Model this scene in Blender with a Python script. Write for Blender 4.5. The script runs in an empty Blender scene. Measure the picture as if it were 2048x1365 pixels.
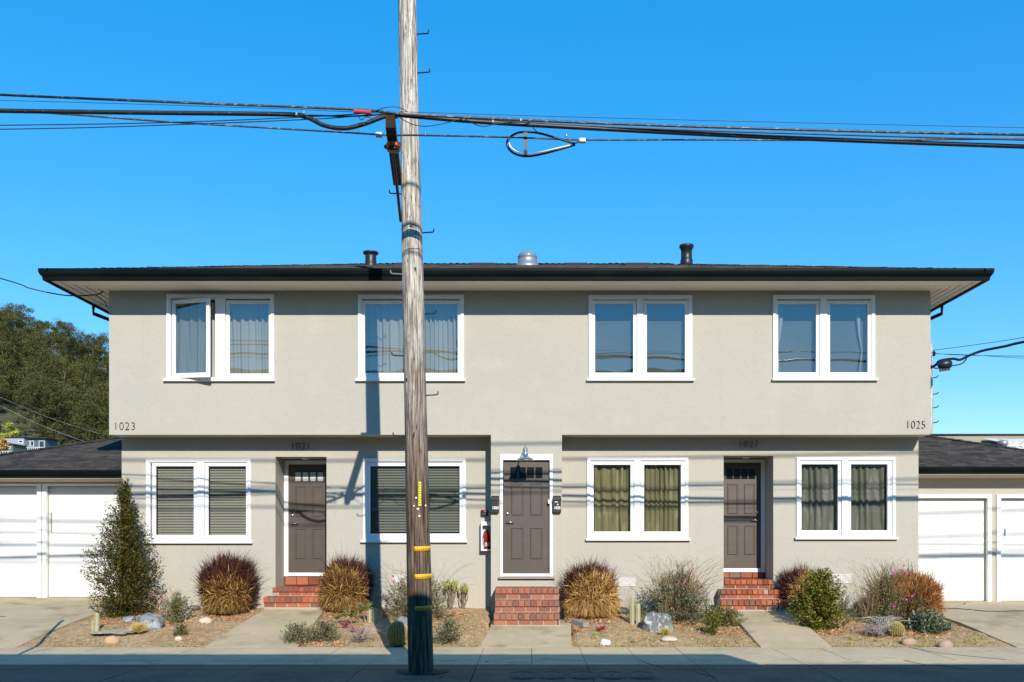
import bpy, math, random
import numpy as np
from mathutils import Vector, noise as mnoise
R = math.radians
S = bpy.context.scene
COL = S.collection
rnd = random.Random(7)
rng = np.random.default_rng(11)

# ------------------------------------------------------------------ camera, sky, sun, exposure
F, CX, CY, EYE = 1846.0, 1060.0, 1065.0, 1.75
cam_d = bpy.data.cameras.new('camera'); cam = bpy.data.objects.new('camera', cam_d); COL.objects.link(cam)
cam.location = (0, 0, EYE); cam.rotation_euler = (R(90), 0, 0)
cam_d.sensor_width = 36; cam_d.lens = F / 2048 * 36
cam_d.shift_x = (1024 - CX) / 2048; cam_d.shift_y = (CY - 682.5) / 2048
cam_d.clip_start = 0.05; cam_d.clip_end = 6000
S.camera = cam
AZ, TT = 0.264, 0.54                      # sun travels (-AZ, 1, -TT)
sun_dir = Vector((-AZ, 1, -TT)).normalized()
elev = math.asin(-sun_dir.z); azim = math.atan2(-sun_dir.x, -sun_dir.y)
w = bpy.data.worlds.new("World"); S.world = w; w.use_nodes = True
wn = w.node_tree.nodes; wl = w.node_tree.links
bg = wn['Background']; sky = wn.new('ShaderNodeTexSky'); sky.sky_type = 'NISHITA'; sky.sun_disc = False
sky.sun_elevation = elev; sky.sun_rotation = azim; sky.altitude = 50; sky.air_density = 1.0; sky.dust_density = 0.0; sky.ozone_density = 6.0
hsv = wn.new('ShaderNodeHueSaturation'); hsv.inputs['Saturation'].default_value = 1.72; hsv.inputs['Hue'].default_value = 0.502; hsv.inputs['Value'].default_value = 2.6
gam = wn.new('ShaderNodeGamma'); gam.inputs[1].default_value = 0.55; wl.new(sky.outputs[0], gam.inputs[0])
wl.new(gam.outputs[0], hsv.inputs['Color']); wl.new(hsv.outputs[0], bg.inputs[0]); bg.inputs[1].default_value = 0.15
sd = bpy.data.lights.new('sun', 'SUN'); sd.energy = 5.0; sd.angle = R(0.3); sd.color = (1.0, 0.93, 0.83)
so = bpy.data.objects.new('sun', sd); COL.objects.link(so); so.rotation_euler = sun_dir.to_track_quat('-Z', 'Y').to_euler()
so.location = (5, -20, 14)
S.view_settings.view_transform = 'Standard'; S.view_settings.look = 'None'
S.view_settings.exposure = 0.16; S.view_settings.gamma = 1
S.render.engine = 'CYCLES'

def P(px, py, D): return Vector(((px - CX) * D / F, D, EYE + (CY - py) * D / F))
def PX(px, D): return (px - CX) * D / F
def PZ(py, D): return EYE + (CY - py) * D / F

# ------------------------------------------------------------------ materials
def mat(name, col, rough=0.7, var=(), bump=None, metal=0.0, island=None, spec=0.5, emit=None):
    """var: list of (scale(tuple), colour, lo, hi, detail). bump: (scale tuple, strength, distance)"""
    m = bpy.data.materials.new(name); m.use_nodes = True
    n = m.node_tree.nodes; l = m.node_tree.links; b = n['Principled BSDF']
    b.inputs['Roughness'].default_value = rough; b.inputs['Metallic'].default_value = metal
    b.inputs['Specular IOR Level'].default_value = spec
    tc = n.new('ShaderNodeTexCoord')
    def nz(sc, detail=4.0):
        mp = n.new('ShaderNodeMapping'); mp.inputs['Scale'].default_value = sc if isinstance(sc, tuple) else (sc,) * 3
        l.new(tc.outputs['Object'], mp.inputs[0])
        t = n.new('ShaderNodeTexNoise'); t.inputs['Scale'].default_value = 1; t.inputs['Detail'].default_value = detail
        l.new(mp.outputs[0], t.inputs['Vector']); return t.outputs['Fac']
    if island:
        g = n.new('ShaderNodeNewGeometry'); r = n.new('ShaderNodeValToRGB'); r.color_ramp.interpolation = 'LINEAR'
        els = r.color_ramp.elements
        while len(els) < len(island): els.new(0.5)
        for i, (p, c) in enumerate(island): els[i].position = p; els[i].color = (*c, 1)
        l.new(g.outputs['Random Per Island'], r.inputs[0]); cur = r.outputs[0]
    else:
        rg = n.new('ShaderNodeRGB'); rg.outputs[0].default_value = (*col, 1); cur = rg.outputs[0]
    for (sc, c2, lo, hi, det) in var:
        f = nz(sc, det); mr = n.new('ShaderNodeMapRange'); mr.inputs[1].default_value = lo; mr.inputs[2].default_value = hi
        l.new(f, mr.inputs[0]); mx = n.new('ShaderNodeMix'); mx.data_type = 'RGBA'
        l.new(mr.outputs[0], mx.inputs[0]); l.new(cur, mx.inputs[6]); mx.inputs[7].default_value = (*c2, 1); cur = mx.outputs[2]
    l.new(cur, b.inputs['Base Color'])
    if bump:
        bs = bump if isinstance(bump, list) else [bump]; prev = None
        for (sc, st, di) in bs:
            bp = n.new('ShaderNodeBump'); bp.inputs['Strength'].default_value = st; bp.inputs['Distance'].default_value = di
            l.new(nz(sc, 5), bp.inputs['Height'])
            if prev: l.new(prev, bp.inputs['Normal'])
            prev = bp.outputs[0]
        l.new(prev, b.inputs['Normal'])
    if emit: b.inputs['Emission Color'].default_value = (*emit[0], 1); b.inputs['Emission Strength'].default_value = emit[1]
    return m

def glass_mat(name, refl, tint=(0.85, 0.9, 0.9)):
    m = bpy.data.materials.new(name); m.use_nodes = True; n = m.node_tree.nodes; l = m.node_tree.links
    n.remove(n['Principled BSDF']); out = n['Material Output']
    tr = n.new('ShaderNodeBsdfTransparent'); tr.inputs[0].default_value = (*tint, 1)
    gl = n.new('ShaderNodeBsdfGlossy'); gl.inputs['Roughness'].default_value = 0.01; gl.inputs[0].default_value = (1, 1, 1, 1)
    fr = n.new('ShaderNodeFresnel'); fr.inputs[0].default_value = 1.5
    ad = n.new('ShaderNodeMath'); ad.operation = 'ADD'; ad.inputs[1].default_value = refl; ad.use_clamp = True
    mx = n.new('ShaderNodeMixShader'); l.new(fr.outputs[0], ad.inputs[0]); l.new(ad.outputs[0], mx.inputs[0])
    l.new(tr.outputs[0], mx.inputs[1]); l.new(gl.outputs[0], mx.inputs[2]); l.new(mx.outputs[0], out.inputs[0])
    tc = n.new('ShaderNodeTexCoord'); nz = n.new('ShaderNodeTexNoise'); nz.inputs['Scale'].default_value = 1.3; nz.inputs['Detail'].default_value = 1
    bp = n.new('ShaderNodeBump'); bp.inputs['Strength'].default_value = 0.25; bp.inputs['Distance'].default_value = 0.01
    l.new(tc.outputs['Object'], nz.inputs['Vector']); l.new(nz.outputs['Fac'], bp.inputs['Height']); l.new(bp.outputs[0], gl.inputs['Normal'])
    return m

M = {}
M['stucco'] = mat('stucco', (.445, .418, .352), .9, var=[((.5, .5, .8), (.42, .395, .333), .35, .7, 5), ((6, 6, .35), (.42, .393, .328), .56, .80, 4), ((2.2, 2.2, 3.0), (.462, .436, .368), .52, .78, 6), ((9., 9, 9), (.39, .365, .305), .62, .85, 3)], bump=[(14, .28, .02), (70, .6, .006)])
M['stucco_low'] = M['stucco']
M['white'] = mat('white_paint', (.80, .80, .78), .45, var=[((3, 3, 1), (.72, .71, .68), .6, .85, 5)], bump=(30, .1, .004))
M['door_white'] = mat('garage_door_paint', (.72, .72, .69), .4, var=[((.7, .7, .5), (.64, .64, .60), .5, .75, 5), ((9, 9, .8), (.60, .60, .56), .62, .8, 5)], bump=(2, .1, .01))
M['soffit'] = mat('soffit_paint', (.84, .76, .66), .6, var=[((1, 6, 6), (.74, .67, .58), .5, .8, 4)])
M['dark_gap'] = mat('dark_gap', (.03, .028, .025), .9)
M['gutter'] = mat('gutter_paint', (.003, .006, .006), .5, spec=.08, var=[((1, 4, 4), (.008, .011, .011), .5, .8, 4)])
M['shingle'] = mat('asphalt_shingle', (.05, .045, .042), .95, island=[(0, (.030, .027, .024)), (.5, (.052, .045, .040)), (1, (.082, .071, .061))], var=[((60, 60, 60), (.11, .095, .09), .55, .8, 2)], bump=(120, .6, .004), spec=.2)
M['shingle_base'] = mat('shingle_base', (.03, .028, .027), .95)
M['door'] = mat('door_paint', (.085, .068, .054), .42, var=[((2, 2, 6), (.105, .086, .071), .5, .8, 4)], bump=((6, 6, 90), .08, .002))
M['lite'] = mat('dark_glass_lite', (.012, .014, .016), .08)
M['lite_pale'] = mat('frosted_lite', (.55, .57, .55), .3)
M['metal'] = mat('brushed_metal', (.62, .62, .62), .28, metal=1, var=[((4, 4, 4), (.5, .5, .5), .4, .7, 3)])
M['galv'] = mat('galvanised_metal', (.27, .28, .29), .5, metal=.5, var=[((5, 5, 5), (.33, .35, .37), .4, .7, 4)])
M['black_metal'] = mat('black_metal', (.012, .012, .013), .42, var=[((20, 20, 20), (.02, .02, .022), .5, .7, 3)])
M['black_text'] = mat('number_dark_metal', (.03, .028, .024), .5)
M['white_text'] = mat('white_lettering', (.8, .8, .78), .5)
M['brick'] = mat('brick', (.33, .1, .06), .85, island=[(0, (.19, .065, .038)), (.25, (.36, .115, .06)), (.55, (.44, .15, .075)), (.8, (.27, .085, .055)), (.93, (.19, .11, .085)), (1, (.50, .38, .31))], var=[((30, 30, 30), (.22, .06, .04), .55, .8, 4)], bump=(70, .5, .006))
M['brick_old'] = mat('brick_worn', (.33, .1, .06), .85, island=[(0, (.15, .075, .055)), (.3, (.36, .13, .08)), (.6, (.24, .105, .075)), (.85, (.40, .155, .09)), (1, (.19, .11, .085))], var=[((25, 25, 25), (.30, .19, .15), .55, .8, 4)], bump=(70, .5, .006))
M['mortar'] = mat('mortar', (.40, .34, .27), .95, var=[((30, 30, 30), (.36, .32, .27), .5, .8, 4)], bump=(80, .4, .004))
M['concrete'] = mat('concrete_path', (.51, .41, .265), .9, var=[((.8, .8, .8), (.42, .345, .22), .4, .7, 6), ((4, 4, 4), (.57, .47, .32), .5, .8, 6), ((1.6, 1.6, 1.6), (.30, .245, .15), .56, .70, 8), ((60, 60, 60), (.30, .26, .18), .56, .72, 3)], bump=[(3, .2, .02), (110, .4, .004)])
M['sidewalk'] = mat('sidewalk_concrete', (.63, .49, .315), .9, var=[((.9, .9, .9), (.49, .395, .265), .4, .72, 7), ((5, 5, 5), (.68, .57, .40), .52, .8, 6), ((1.7, 1.7, 1.7), (.36, .31, .22), .58, .74, 7), ((75, 75, 75), (.26, .22, .16), .54, .70, 3)], bump=[(4, .2, .02), (120, .5, .004)])
M['kerb'] = mat('shade_darkened_concrete', (.17, .125, .085), .9, var=[((1.2, 1.2, 1.2), (.10, .075, .052), .4, .68, 7), ((8, 8, 8), (.22, .165, .115), .55, .8, 6), ((70, 70, 70), (.12, .105, .08), .55, .7, 3)], bump=[(4, .3, .02), (90, .6, .006)])  # aged concrete, its colour lowered further to deepen the street shade lying on it
M['joint'] = mat('joint_dirt', (.05, .046, .038), .95)
M['asphalt'] = mat('asphalt', (.05, .05, .05), .9, var=[((60, 60, 60), (.09, .09, .09), .5, .8, 3)], bump=(120, .5, .004))
M['soil'] = mat('garden_soil', (.47, .335, .185), .95, var=[((1.2, 1.2, 1.2), (.38, .245, .125), .4, .65, 6), ((9, 9, 9), (.60, .45, .27), .5, .75, 6), ((70, 70, 70), (.20, .13, .08), .55, .75, 3)], bump=[(12, .6, .04), (80, .7, .01)])
M['earth'] = mat('far_ground', (.16, .14, .09), .95, var=[((.05, .05, .05), (.09, .09, .05), .4, .6, 5)])
M['litter'] = mat('leaf_litter', (.3, .2, .1), .9, island=[(0, (.45, .17, .06)), (.3, (.48, .35, .2)), (.55, (.24, .15, .08)), (.8, (.5, .38, .24)), (1, (.6, .5, .38))])
M['fallen'] = mat('fallen_leaf', (.4, .16, .06), .8, island=[(0, (.28, .09, .035)), (.4, (.48, .19, .07)), (.75, (.55, .30, .12)), (1, (.62, .46, .28))])
M['weeds'] = mat('weed_blades', (.1, .16, .03), .7, island=[(0, (.07, .12, .015)), (.35, (.18, .2, .04)), (.6, (.40, .33, .11)), (1, (.62, .50, .26))])
def wood_mat():
    m = mat('weathered_pole_wood', (.40, .37, .33), .9, bump=[((26, 26, 1.0), .9, .03), ((90, 90, 4), .6, .008)])
    n = m.node_tree.nodes; l = m.node_tree.links; b = n['Principled BSDF']
    tc = n.new('ShaderNodeTexCoord'); sp = n.new('ShaderNodeSeparateXYZ'); l.new(tc.outputs['Object'], sp.inputs[0])
    def noise(sc, det, lo, hi):
        mp = n.new('ShaderNodeMapping'); mp.inputs['Scale'].default_value = sc; l.new(tc.outputs['Object'], mp.inputs[0])
        t = n.new('ShaderNodeTexNoise'); t.inputs['Scale'].default_value = 1; t.inputs['Detail'].default_value = det; t.inputs['Roughness'].default_value = .65
        l.new(mp.outputs[0], t.inputs['Vector']); r = n.new('ShaderNodeMapRange'); r.inputs[1].default_value = lo; r.inputs[2].default_value = hi
        l.new(t.outputs['Fac'], r.inputs[0]); return r.outputs[0]
    def mix(f, a, c):
        x = n.new('ShaderNodeMix'); x.data_type = 'RGBA'; l.new(f, x.inputs[0])
        for s, v in ((6, a), (7, c)):
            if isinstance(v, tuple): x.inputs[s].default_value = (*v, 1)
            else: l.new(v, x.inputs[s])
        return x.outputs[2]
    up = mix(noise((48, 48, 2.0), 7, .40, .60), (.22, .175, .13), (.66, .61, .53))
    lo = mix(noise((48, 48, 2.0), 7, .38, .66), (.035, .023, .015), (.23, .165, .115))
    hr = n.new('ShaderNodeMapRange'); hr.inputs[1].default_value = 2.2; hr.inputs[2].default_value = 4.8; l.new(sp.outputs[2], hr.inputs[0])
    ad = n.new('ShaderNodeMath'); ad.operation = 'ADD'; ad.use_clamp = True
    l.new(hr.outputs[0], ad.inputs[0]); l.new(noise((8, 8, .5), 3, .5, 1.6), ad.inputs[1])
    body = mix(ad.outputs[0], lo, up)
    body = mix(noise((80, 80, 7), 5, .56, .66), body, (.05, .035, .025))
    body = mix(noise((9, 9, 3.2), 2, .70, .75), body, (.04, .03, .02))
    l.new(body, b.inputs['Base Color']); return m
M['wood'] = wood_mat()
M['arm_wood'] = mat('dark_arm_wood', (.035, .022, .016), .8, var=[((30, 3, 30), (.10, .045, .025), .5, .8, 4)], bump=((40, 6, 40), .5, .01))
M['yellow'] = mat('yellow_band', (.76, .43, .010), .5, var=[((30, 30, 60), (.5, .32, .02), .6, .8, 4)])
M['yellow_tag'] = mat('yellow_tag', (.75, .68, .05), .5)
M['cable'] = mat('black_cable', (.014, .014, .015), .45, var=[((14, 60, 60), (.08, .075, .07), .62, .7, 2)])
M['cable_grey'] = mat('weathered_cable', (.05, .045, .042), .5, var=[((18, 60, 60), (.30, .26, .22), .55, .68, 2)])
M['thin'] = mat('thin_wire', (.02, .022, .026), .5)
M['orange'] = mat('orange_plastic', (.75, .14, .03), .5)
M['red'] = mat('red_sleeve', (.55, .05, .05), .45)
M['red_ext'] = mat('red_enamel', (.62, .02, .02), .3)
M['label'] = mat('white_plastic', (.78, .78, .76), .5)
M['curtain'] = mat('white_sheer_curtain', (.33, .325, .285), .9, bump=((60, 60, 2), .3, .01))
M['curtain_ol'] = mat('olive_curtain', (.22, .21, .115), .9, var=[((8, 8, 1.6), (.32, .31, .19), .5, .6, 2)])
M['curtain_gr'] = mat('grey_curtain', (.17, .18, .15), .9, var=[((8, 8, 1.6), (.26, .27, .235), .5, .6, 2)])
M['shade'] = mat('grey_window_shade', (.105, .12, .115), .9, bump=(60, .3, .004), var=[((1.2, 1.2, 1.2), (.08, .095, .09), .4, .7, 3)])
M['blind'] = mat('blind_slats', (.30, .305, .275), .5)
M['blind_green'] = mat('green_grey_blind', (.17, .195, .175), .5)
M['inside'] = mat('interior_paint', (.10, .10, .095), .9)
M['glass_up'] = glass_mat('window_glass_upper', .13, (.80, .82, .79))
M['glass_low'] = glass_mat('window_glass_lower', .05, (.86, .86, .83))
M['tube_dome'] = mat('clear_dome', (.30, .34, .38), .12, metal=.35)
M['foliage'] = mat('shrub_leaves', (.06, .09, .02), .5, island=[(0, (.012, .02, .004)), (.5, (.05, .06, .010)), (.8, (.13, .115, .018)), (1, (.20, .10, .03))])
M['foliage_green'] = mat('bush_leaves', (.1, .15, .02), .45, island=[(0, (.022, .032, .006)), (.45, (.085, .10, .014)), (.8, (.20, .205, .028)), (1, (.36, .34, .06))])
M['greygreen'] = mat('greygreen_leaves', (.2, .23, .16), .7, island=[(0, (.055, .06, .03)), (.5, (.145, .15, .08)), (.85, (.26, .25, .15)), (1, (.42, .34, .15))])
M['olivegreen'] = mat('olive_leaves', (.15, .14, .05), .7, island=[(0, (.04, .045, .012)), (.5, (.12, .115, .03)), (.85, (.26, .21, .07)), (1, (.42, .30, .11))])
M['bluegreen'] = mat('bluegreen_leaves', (.15, .2, .16), .6, island=[(0, (.04, .055, .03)), (.5, (.12, .15, .09)), (.85, (.22, .26, .18)), (1, (.36, .33, .15))])
M['gold'] = mat('dry_gold_blades', (.4, .26, .1), .7, island=[(0, (.09, .035, .012)), (.3, (.30, .14, .035)), (.7, (.55, .32, .095)), (1, (.78, .56, .25))])
M['olivegold'] = mat('olive_gold_blades', (.4, .26, .1), .7, island=[(0, (.03, .013, .008)), (.35, (.15, .062, .02)), (.7, (.34, .19, .05)), (1, (.60, .41, .14))])
M['rust'] = mat('rust_blades', (.3, .13, .05), .7, island=[(0, (.14, .05, .018)), (.5, (.34, .14, .04)), (1, (.48, .25, .09))])
M['purple'] = mat('purple_blades', (.07, .025, .025), .6, island=[(0, (.018, .008, .010)), (.6, (.06, .020, .018)), (.9, (.13, .05, .03)), (1, (.24, .13, .07))])
M['stem'] = mat('dry_stems', (.24, .165, .075), .8)
M['stem_dark'] = mat('dark_twigs', (.07, .045, .025), .8)
M['pinkstem'] = mat('pink_stems', (.45, .2, .15), .7)
M['mauve'] = mat('mauve_twigs', (.36, .27, .26), .8, island=[(0, (.24, .17, .16)), (1, (.5, .4, .38))])
M['silver'] = mat('silver_twigs', (.42, .41, .36), .8, island=[(0, (.28, .28, .24)), (1, (.58, .56, .5))])
M['flower'] = mat('magenta_petals', (.42, .03, .30), .6, island=[(0, (.20, .015, .14)), (1, (.60, .06, .45))])
M['cactus'] = mat('cactus_skin', (.34, .32, .19), .7, var=[((8, 8, 3), (.46, .42, .28), .45, .7, 4)], bump=(60, .3, .005))
M['barrel'] = mat('barrel_cactus_skin', (.15, .13, .035), .7)
M['spine'] = mat('yellow_spines', (.55, .42, .12), .6, island=[(0, (.42, .30, .07)), (1, (.72, .58, .24))])
M['succ'] = mat('succulent_leaves', (.14, .18, .05), .45, island=[(0, (.07, .10, .03)), (.6, (.17, .2, .07)), (1, (.36, .2, .07))])
M['lime'] = mat('lime_lobes', (.26, .26, .06), .5, island=[(0, (.18, .19, .04)), (1, (.36, .34, .10))])
M['redsucc'] = mat('red_rosette', (.28, .05, .05), .5)
M['agave'] = mat('pale_rosette', (.22, .25, .17), .55, island=[(0, (.16, .19, .12)), (1, (.34, .35, .24))])
M['rock'] = mat('blue_grey_rock', (.20, .215, .225), .85, var=[((6, 6, 6), (.36, .37, .37), .5, .62, 6), ((14, 14, 14), (.07, .075, .08), .58, .68, 5)], bump=[(8, .8, .05), (40, .5, .01)])
M['rock_w'] = mat('marbled_rock', (.15, .155, .155), .85, var=[((22, 22, 12), (.50, .49, .46), .50, .66, 9), ((16, 16, 16), (.05, .05, .055), .6, .68, 5)], bump=[(8, .8, .05), (40, .5, .01)])
M['stone_tan'] = mat('tan_stone', (.52, .34, .20), .9, var=[((10, 10, 10), (.42, .27, .16), .45, .7, 5)], bump=(20, .3, .01))
M['stone_pale'] = mat('pale_stone', (.60, .52, .40), .9, var=[((10, 10, 10), (.45, .38, .3), .5, .7, 5)], bump=(20, .4, .01))
M['stone_pink'] = mat('pinkish_stone', (.42, .29, .22), .9, var=[((10, 10, 10), (.33, .22, .17), .45, .7, 5)], bump=(20, .3, .01))
M['rock_dark'] = mat('dark_rock', (.05, .05, .05), .8, var=[((8, 8, 8), (.14, .14, .13), .5, .7, 5)], bump=(15, .5, .02))
M['wood_grey'] = mat('grey_timber', (.28, .26, .22), .9, var=[((3, 30, 30), (.18, .17, .15), .5, .7, 4)])
M['bark'] = mat('eucalyptus_bark', (.20, .155, .11), .9)
M['forest'] = mat('forest_leaves', (.05, .065, .02), .8, island=[(0, (.035, .042, .012)), (.45, (.075, .08, .022)), (.85, (.13, .13, .04)), (1, (.17, .15, .055))], var=[((.11, .11, .11), (.026, .032, .011), .50, .63, 3), ((.3, .3, .3), (.14, .125, .05), .56, .72, 2)])
M['scrub'] = mat('hill_scrub', (.07, .075, .03), .95, var=[((.12, .12, .12), (.11, .085, .04), .45, .65, 6), ((.5, .5, .5), (.035, .042, .016), .5, .7, 6)])
M['limefol'] = mat('lime_tree_leaves', (.3, .36, .03), .8, island=[(0, (.2, .24, .02)), (1, (.5, .55, .06))])
M['house_blue'] = mat('blue_grey_siding', (.30, .33, .42), .8)
M['house_teal'] = mat('teal_siding', (.06, .11, .15), .8)
M['house_tan'] = mat('tan_siding', (.42, .34, .30), .8)
M['house_green'] = mat('green_siding', (.10, .13, .09), .8)
M['pane'] = mat('far_window_pane', (.03, .04, .05), .1)
M['tan_wall'] = mat('tan_parapet', (.34, .30, .22), .9, var=[((.6, .6, 2), (.27, .24, .18), .45, .65, 5)])
M['rough_white'] = mat('rough_white_coating', (.72, .68, .62), .9, var=[((4, 4, 8), (.42, .36, .28), .52, .62, 6)], bump=(8, .8, .08))
M['ring'] = mat('cover_ring', (.16, .145, .11), .9)
M['slab'] = mat('weathered_slab', (.40, .34, .27), .95, var=[((12, 12, 12), (.50, .45, .38), .45, .65, 6), ((5, 5, 5), (.30, .22, .14), .52, .7, 5)], bump=(25, .6, .01))
M['vent'] = mat('vent_paint', (.66, .64, .60), .7)
M['stain'] = mat('oil_stain', (.02, .02, .02), .6)

for k_ in ('foliage', 'foliage_green', 'greygreen', 'bluegreen', 'gold', 'olivegold', 'rust', 'purple', 'forest', 'stem', 'stem_dark', 'succ', 'litter', 'weeds', 'soil', 'stucco', 'sidewalk', 'concrete', 'wood', 'arm_wood', 'brick', 'brick_old'):
    M[k_].node_tree.nodes['Principled BSDF'].inputs['Specular IOR Level'].default_value = .12
# ------------------------------------------------------------------ mesh helpers
class MB:
    def __init__(s): s.v = []; s.f = []
    def box(s, x0, x1, y0, y1, z0, z1):
        b = len(s.v)
        s.v += [(x0, y0, z0), (x1, y0, z0), (x1, y1, z0), (x0, y1, z0), (x0, y0, z1), (x1, y0, z1), (x1, y1, z1), (x0, y1, z1)]
        s.f += [tuple(b + i for i in q) for q in ((0, 3, 2, 1), (4, 5, 6, 7), (0, 1, 5, 4), (1, 2, 6, 5), (2, 3, 7, 6), (3, 0, 4, 7))]; return s
    def cbox(s, x0, x1, y0, y1, z0, z1, c=.004):
        """box with chamfered front (−Y) edges"""
        b = len(s.v)
        s.v += [(x0, y1, z0), (x1, y1, z0), (x1, y1, z1), (x0, y1, z1), (x0, y0 + c, z0), (x1, y0 + c, z0), (x1, y0 + c, z1), (x0, y0 + c, z1),
                (x0 + c, y0, z0 + c), (x1 - c, y0, z0 + c), (x1 - c, y0, z1 - c), (x0 + c, y0, z1 - c)]
        for a, d in ((0, 4),):
            for i in range(4):
                j = (i + 1) % 4
                s.f.append((b + a + j, b + a + i, b + d + i, b + d + j)); s.f.append((b + 4 + j, b + 4 + i, b + 8 + i, b + 8 + j))
        s.f += [(b, b + 1, b + 2, b + 3)[::1], (b + 8, b + 9, b + 10, b + 11)]; return s
    def quad(s, a, b, c, d):
        n = len(s.v); s.v += [tuple(a), tuple(b), tuple(c), tuple(d)]; s.f.append((n, n + 1, n + 2, n + 3)); return s
    def ring(s, x0, x1, z0, z1, t, y0, y1, tb=None, tt=None):
        """rectangular frame in the XZ plane, outer x0..x1, z0..z1, width t"""
        tb = t if tb is None else tb; tt = t if tt is None else tt
        s.cbox(x0, x1, y0, y1, z1 - tt, z1); s.cbox(x0, x1, y0, y1, z0, z0 + tb)
        s.cbox(x0, x0 + t, y0, y1, z0 + tb, z1 - tt); s.cbox(x1 - t, x1, y0, y1, z0 + tb, z1 - tt); return s
    def tube(s, pts, r, n=8, cap=True, r1=None):
        pts = [Vector(p) for p in pts]; m = len(pts); b0 = len(s.v)
        up = Vector((0, 0, 1)); last = None
        for i, p in enumerate(pts):
            d = (pts[min(i + 1, m - 1)] - pts[max(i - 1, 0)])
            d = d.normalized() if d.length > 1e-9 else Vector((0, 0, 1))
            if last is None: a = d.cross(up if abs(d.z) < .9 else Vector((1, 0, 0))).normalized()
            else: a = (last - d * last.dot(d)); a = a.normalized() if a.length > 1e-6 else d.orthogonal().normalized()
            last = a; c = d.cross(a)
            if isinstance(r, (list, tuple)): rr = r[i]
            else: rr = r if r1 is None else r + (r1 - r) * i / max(1, m - 1)
            for k in range(n):
                t = 2 * math.pi * k / n; s.v.append(tuple(p + (a * math.cos(t) + c * math.sin(t)) * rr))
        for i in range(m - 1):
            for k in range(n):
                k2 = (k + 1) % n; s.f.append((b0 + i * n + k, b0 + i * n + k2, b0 + (i + 1) * n + k2, b0 + (i + 1) * n + k))
        if cap: s.f.append(tuple(b0 + k for k in range(n))[::-1]); s.f.append(tuple(b0 + (m - 1) * n + k for k in range(n)))
        return s
    def lathe(s, prof, c, n=24, axis='z'):
        b0 = len(s.v); c = Vector(c)
        for (r, h) in prof:
            for k in range(n):
                t = 2 * math.pi * k / n; x, y = r * math.cos(t), r * math.sin(t)
                s.v.append(tuple(c + (Vector((x, y, h)) if axis == 'z' else Vector((x, -h, y)))))
        for i in range(len(prof) - 1):
            for k in range(n):
                k2 = (k + 1) % n; s.f.append((b0 + i * n + k, b0 + i * n + k2, b0 + (i + 1) * n + k2, b0 + (i + 1) * n + k))
        s.f.append(tuple(b0 + k for k in range(n))[::-1]); s.f.append(tuple(b0 + (len(prof) - 1) * n + k for k in range(n))); return s

WL = {}
def _link(o, mt, parent):
    COL.objects.link(o)
    if mt is not None: o.data.materials.append(mt)
    if parent is not None: o.parent = parent
    return o
def origin_of(parent): return WL.get(parent, Vector((0, 0, 0))) if parent is not None else Vector((0, 0, 0))
def obj(name, mb, mt, parent=None, smooth=False, loc=None):
    """world-space MB -> mesh object; its origin sits at loc (or at the parent's)"""
    og = origin_of(parent); lo = Vector(loc) if loc is not None else og
    me = bpy.data.meshes.new(name); me.from_pydata([(v[0] - lo.x, v[1] - lo.y, v[2] - lo.z) for v in mb.v], [], mb.f); me.update()
    if smooth: me.polygons.foreach_set('use_smooth', [True] * len(me.polygons))
    o = bpy.data.objects.new(name, me); o.location = lo - og; WL[o] = lo; return _link(o, mt, parent)
def npobj(name, v, f, mt, parent=None, smooth=False, loc=None):
    og = origin_of(parent); lo = Vector(loc) if loc is not None else og
    v = np.asarray(v, dtype=np.float64) - np.array(lo); f = np.asarray(f, dtype=np.int32)
    k = f.shape[1]; me = bpy.data.meshes.new(name)
    me.vertices.add(len(v)); me.vertices.foreach_set('co', v.astype(np.float32).ravel())
    me.loops.add(f.size); me.loops.foreach_set('vertex_index', f.ravel())
    me.polygons.add(len(f)); me.polygons.foreach_set('loop_start', np.arange(len(f), dtype=np.int32) * k)
    me.polygons.foreach_set('loop_total', np.full(len(f), k, dtype=np.int32)); me.update(calc_edges=True)
    if smooth: me.polygons.foreach_set('use_smooth', [True] * len(f))
    o = bpy.data.objects.new(name, me); o.location = lo - og; WL[o] = lo; return _link(o, mt, parent)
def tag(o, label=None, cat=None, group=None, kind=None):
    if label: o['label'] = label
    if cat: o['category'] = cat
    if group: o['group'] = group
    if kind: o['kind'] = kind
    return o
def thing(name, label, cat, loc, group=None):
    o = bpy.data.objects.new(name, None); COL.objects.link(o); o.location = loc; WL[o] = Vector(loc); o.empty_display_size = .1
    return tag(o, label, cat, group)
def part(name, parent, loc):
    o = bpy.data.objects.new(name, None); COL.objects.link(o); o.parent = parent; o.location = Vector(loc) - origin_of(parent); WL[o] = Vector(loc); return o
def text(name, s, mt, parent, loc, size, ext=.006, width=1.0, font_off=0.0, space=1.0):
    cu = bpy.data.curves.new(name, 'FONT'); cu.body = s; cu.size = size; cu.extrude = ext; cu.offset = font_off; cu.space_character = space
    cu.align_x = 'CENTER'; cu.align_y = 'CENTER'
    t = bpy.data.objects.new(name, cu); COL.objects.link(t); bpy.context.view_layer.update()
    me = bpy.data.meshes.new_from_object(t.evaluated_get(bpy.context.evaluated_depsgraph_get())); bpy.data.objects.remove(t)
    o = bpy.data.objects.new(name, me); o.rotation_euler = (R(90), 0, 0); o.scale = (width, 1, 1); o.location = Vector(loc) - origin_of(parent); WL[o] = Vector(loc)
    me.materials.clear(); return _link(o, mt, parent)

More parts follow.
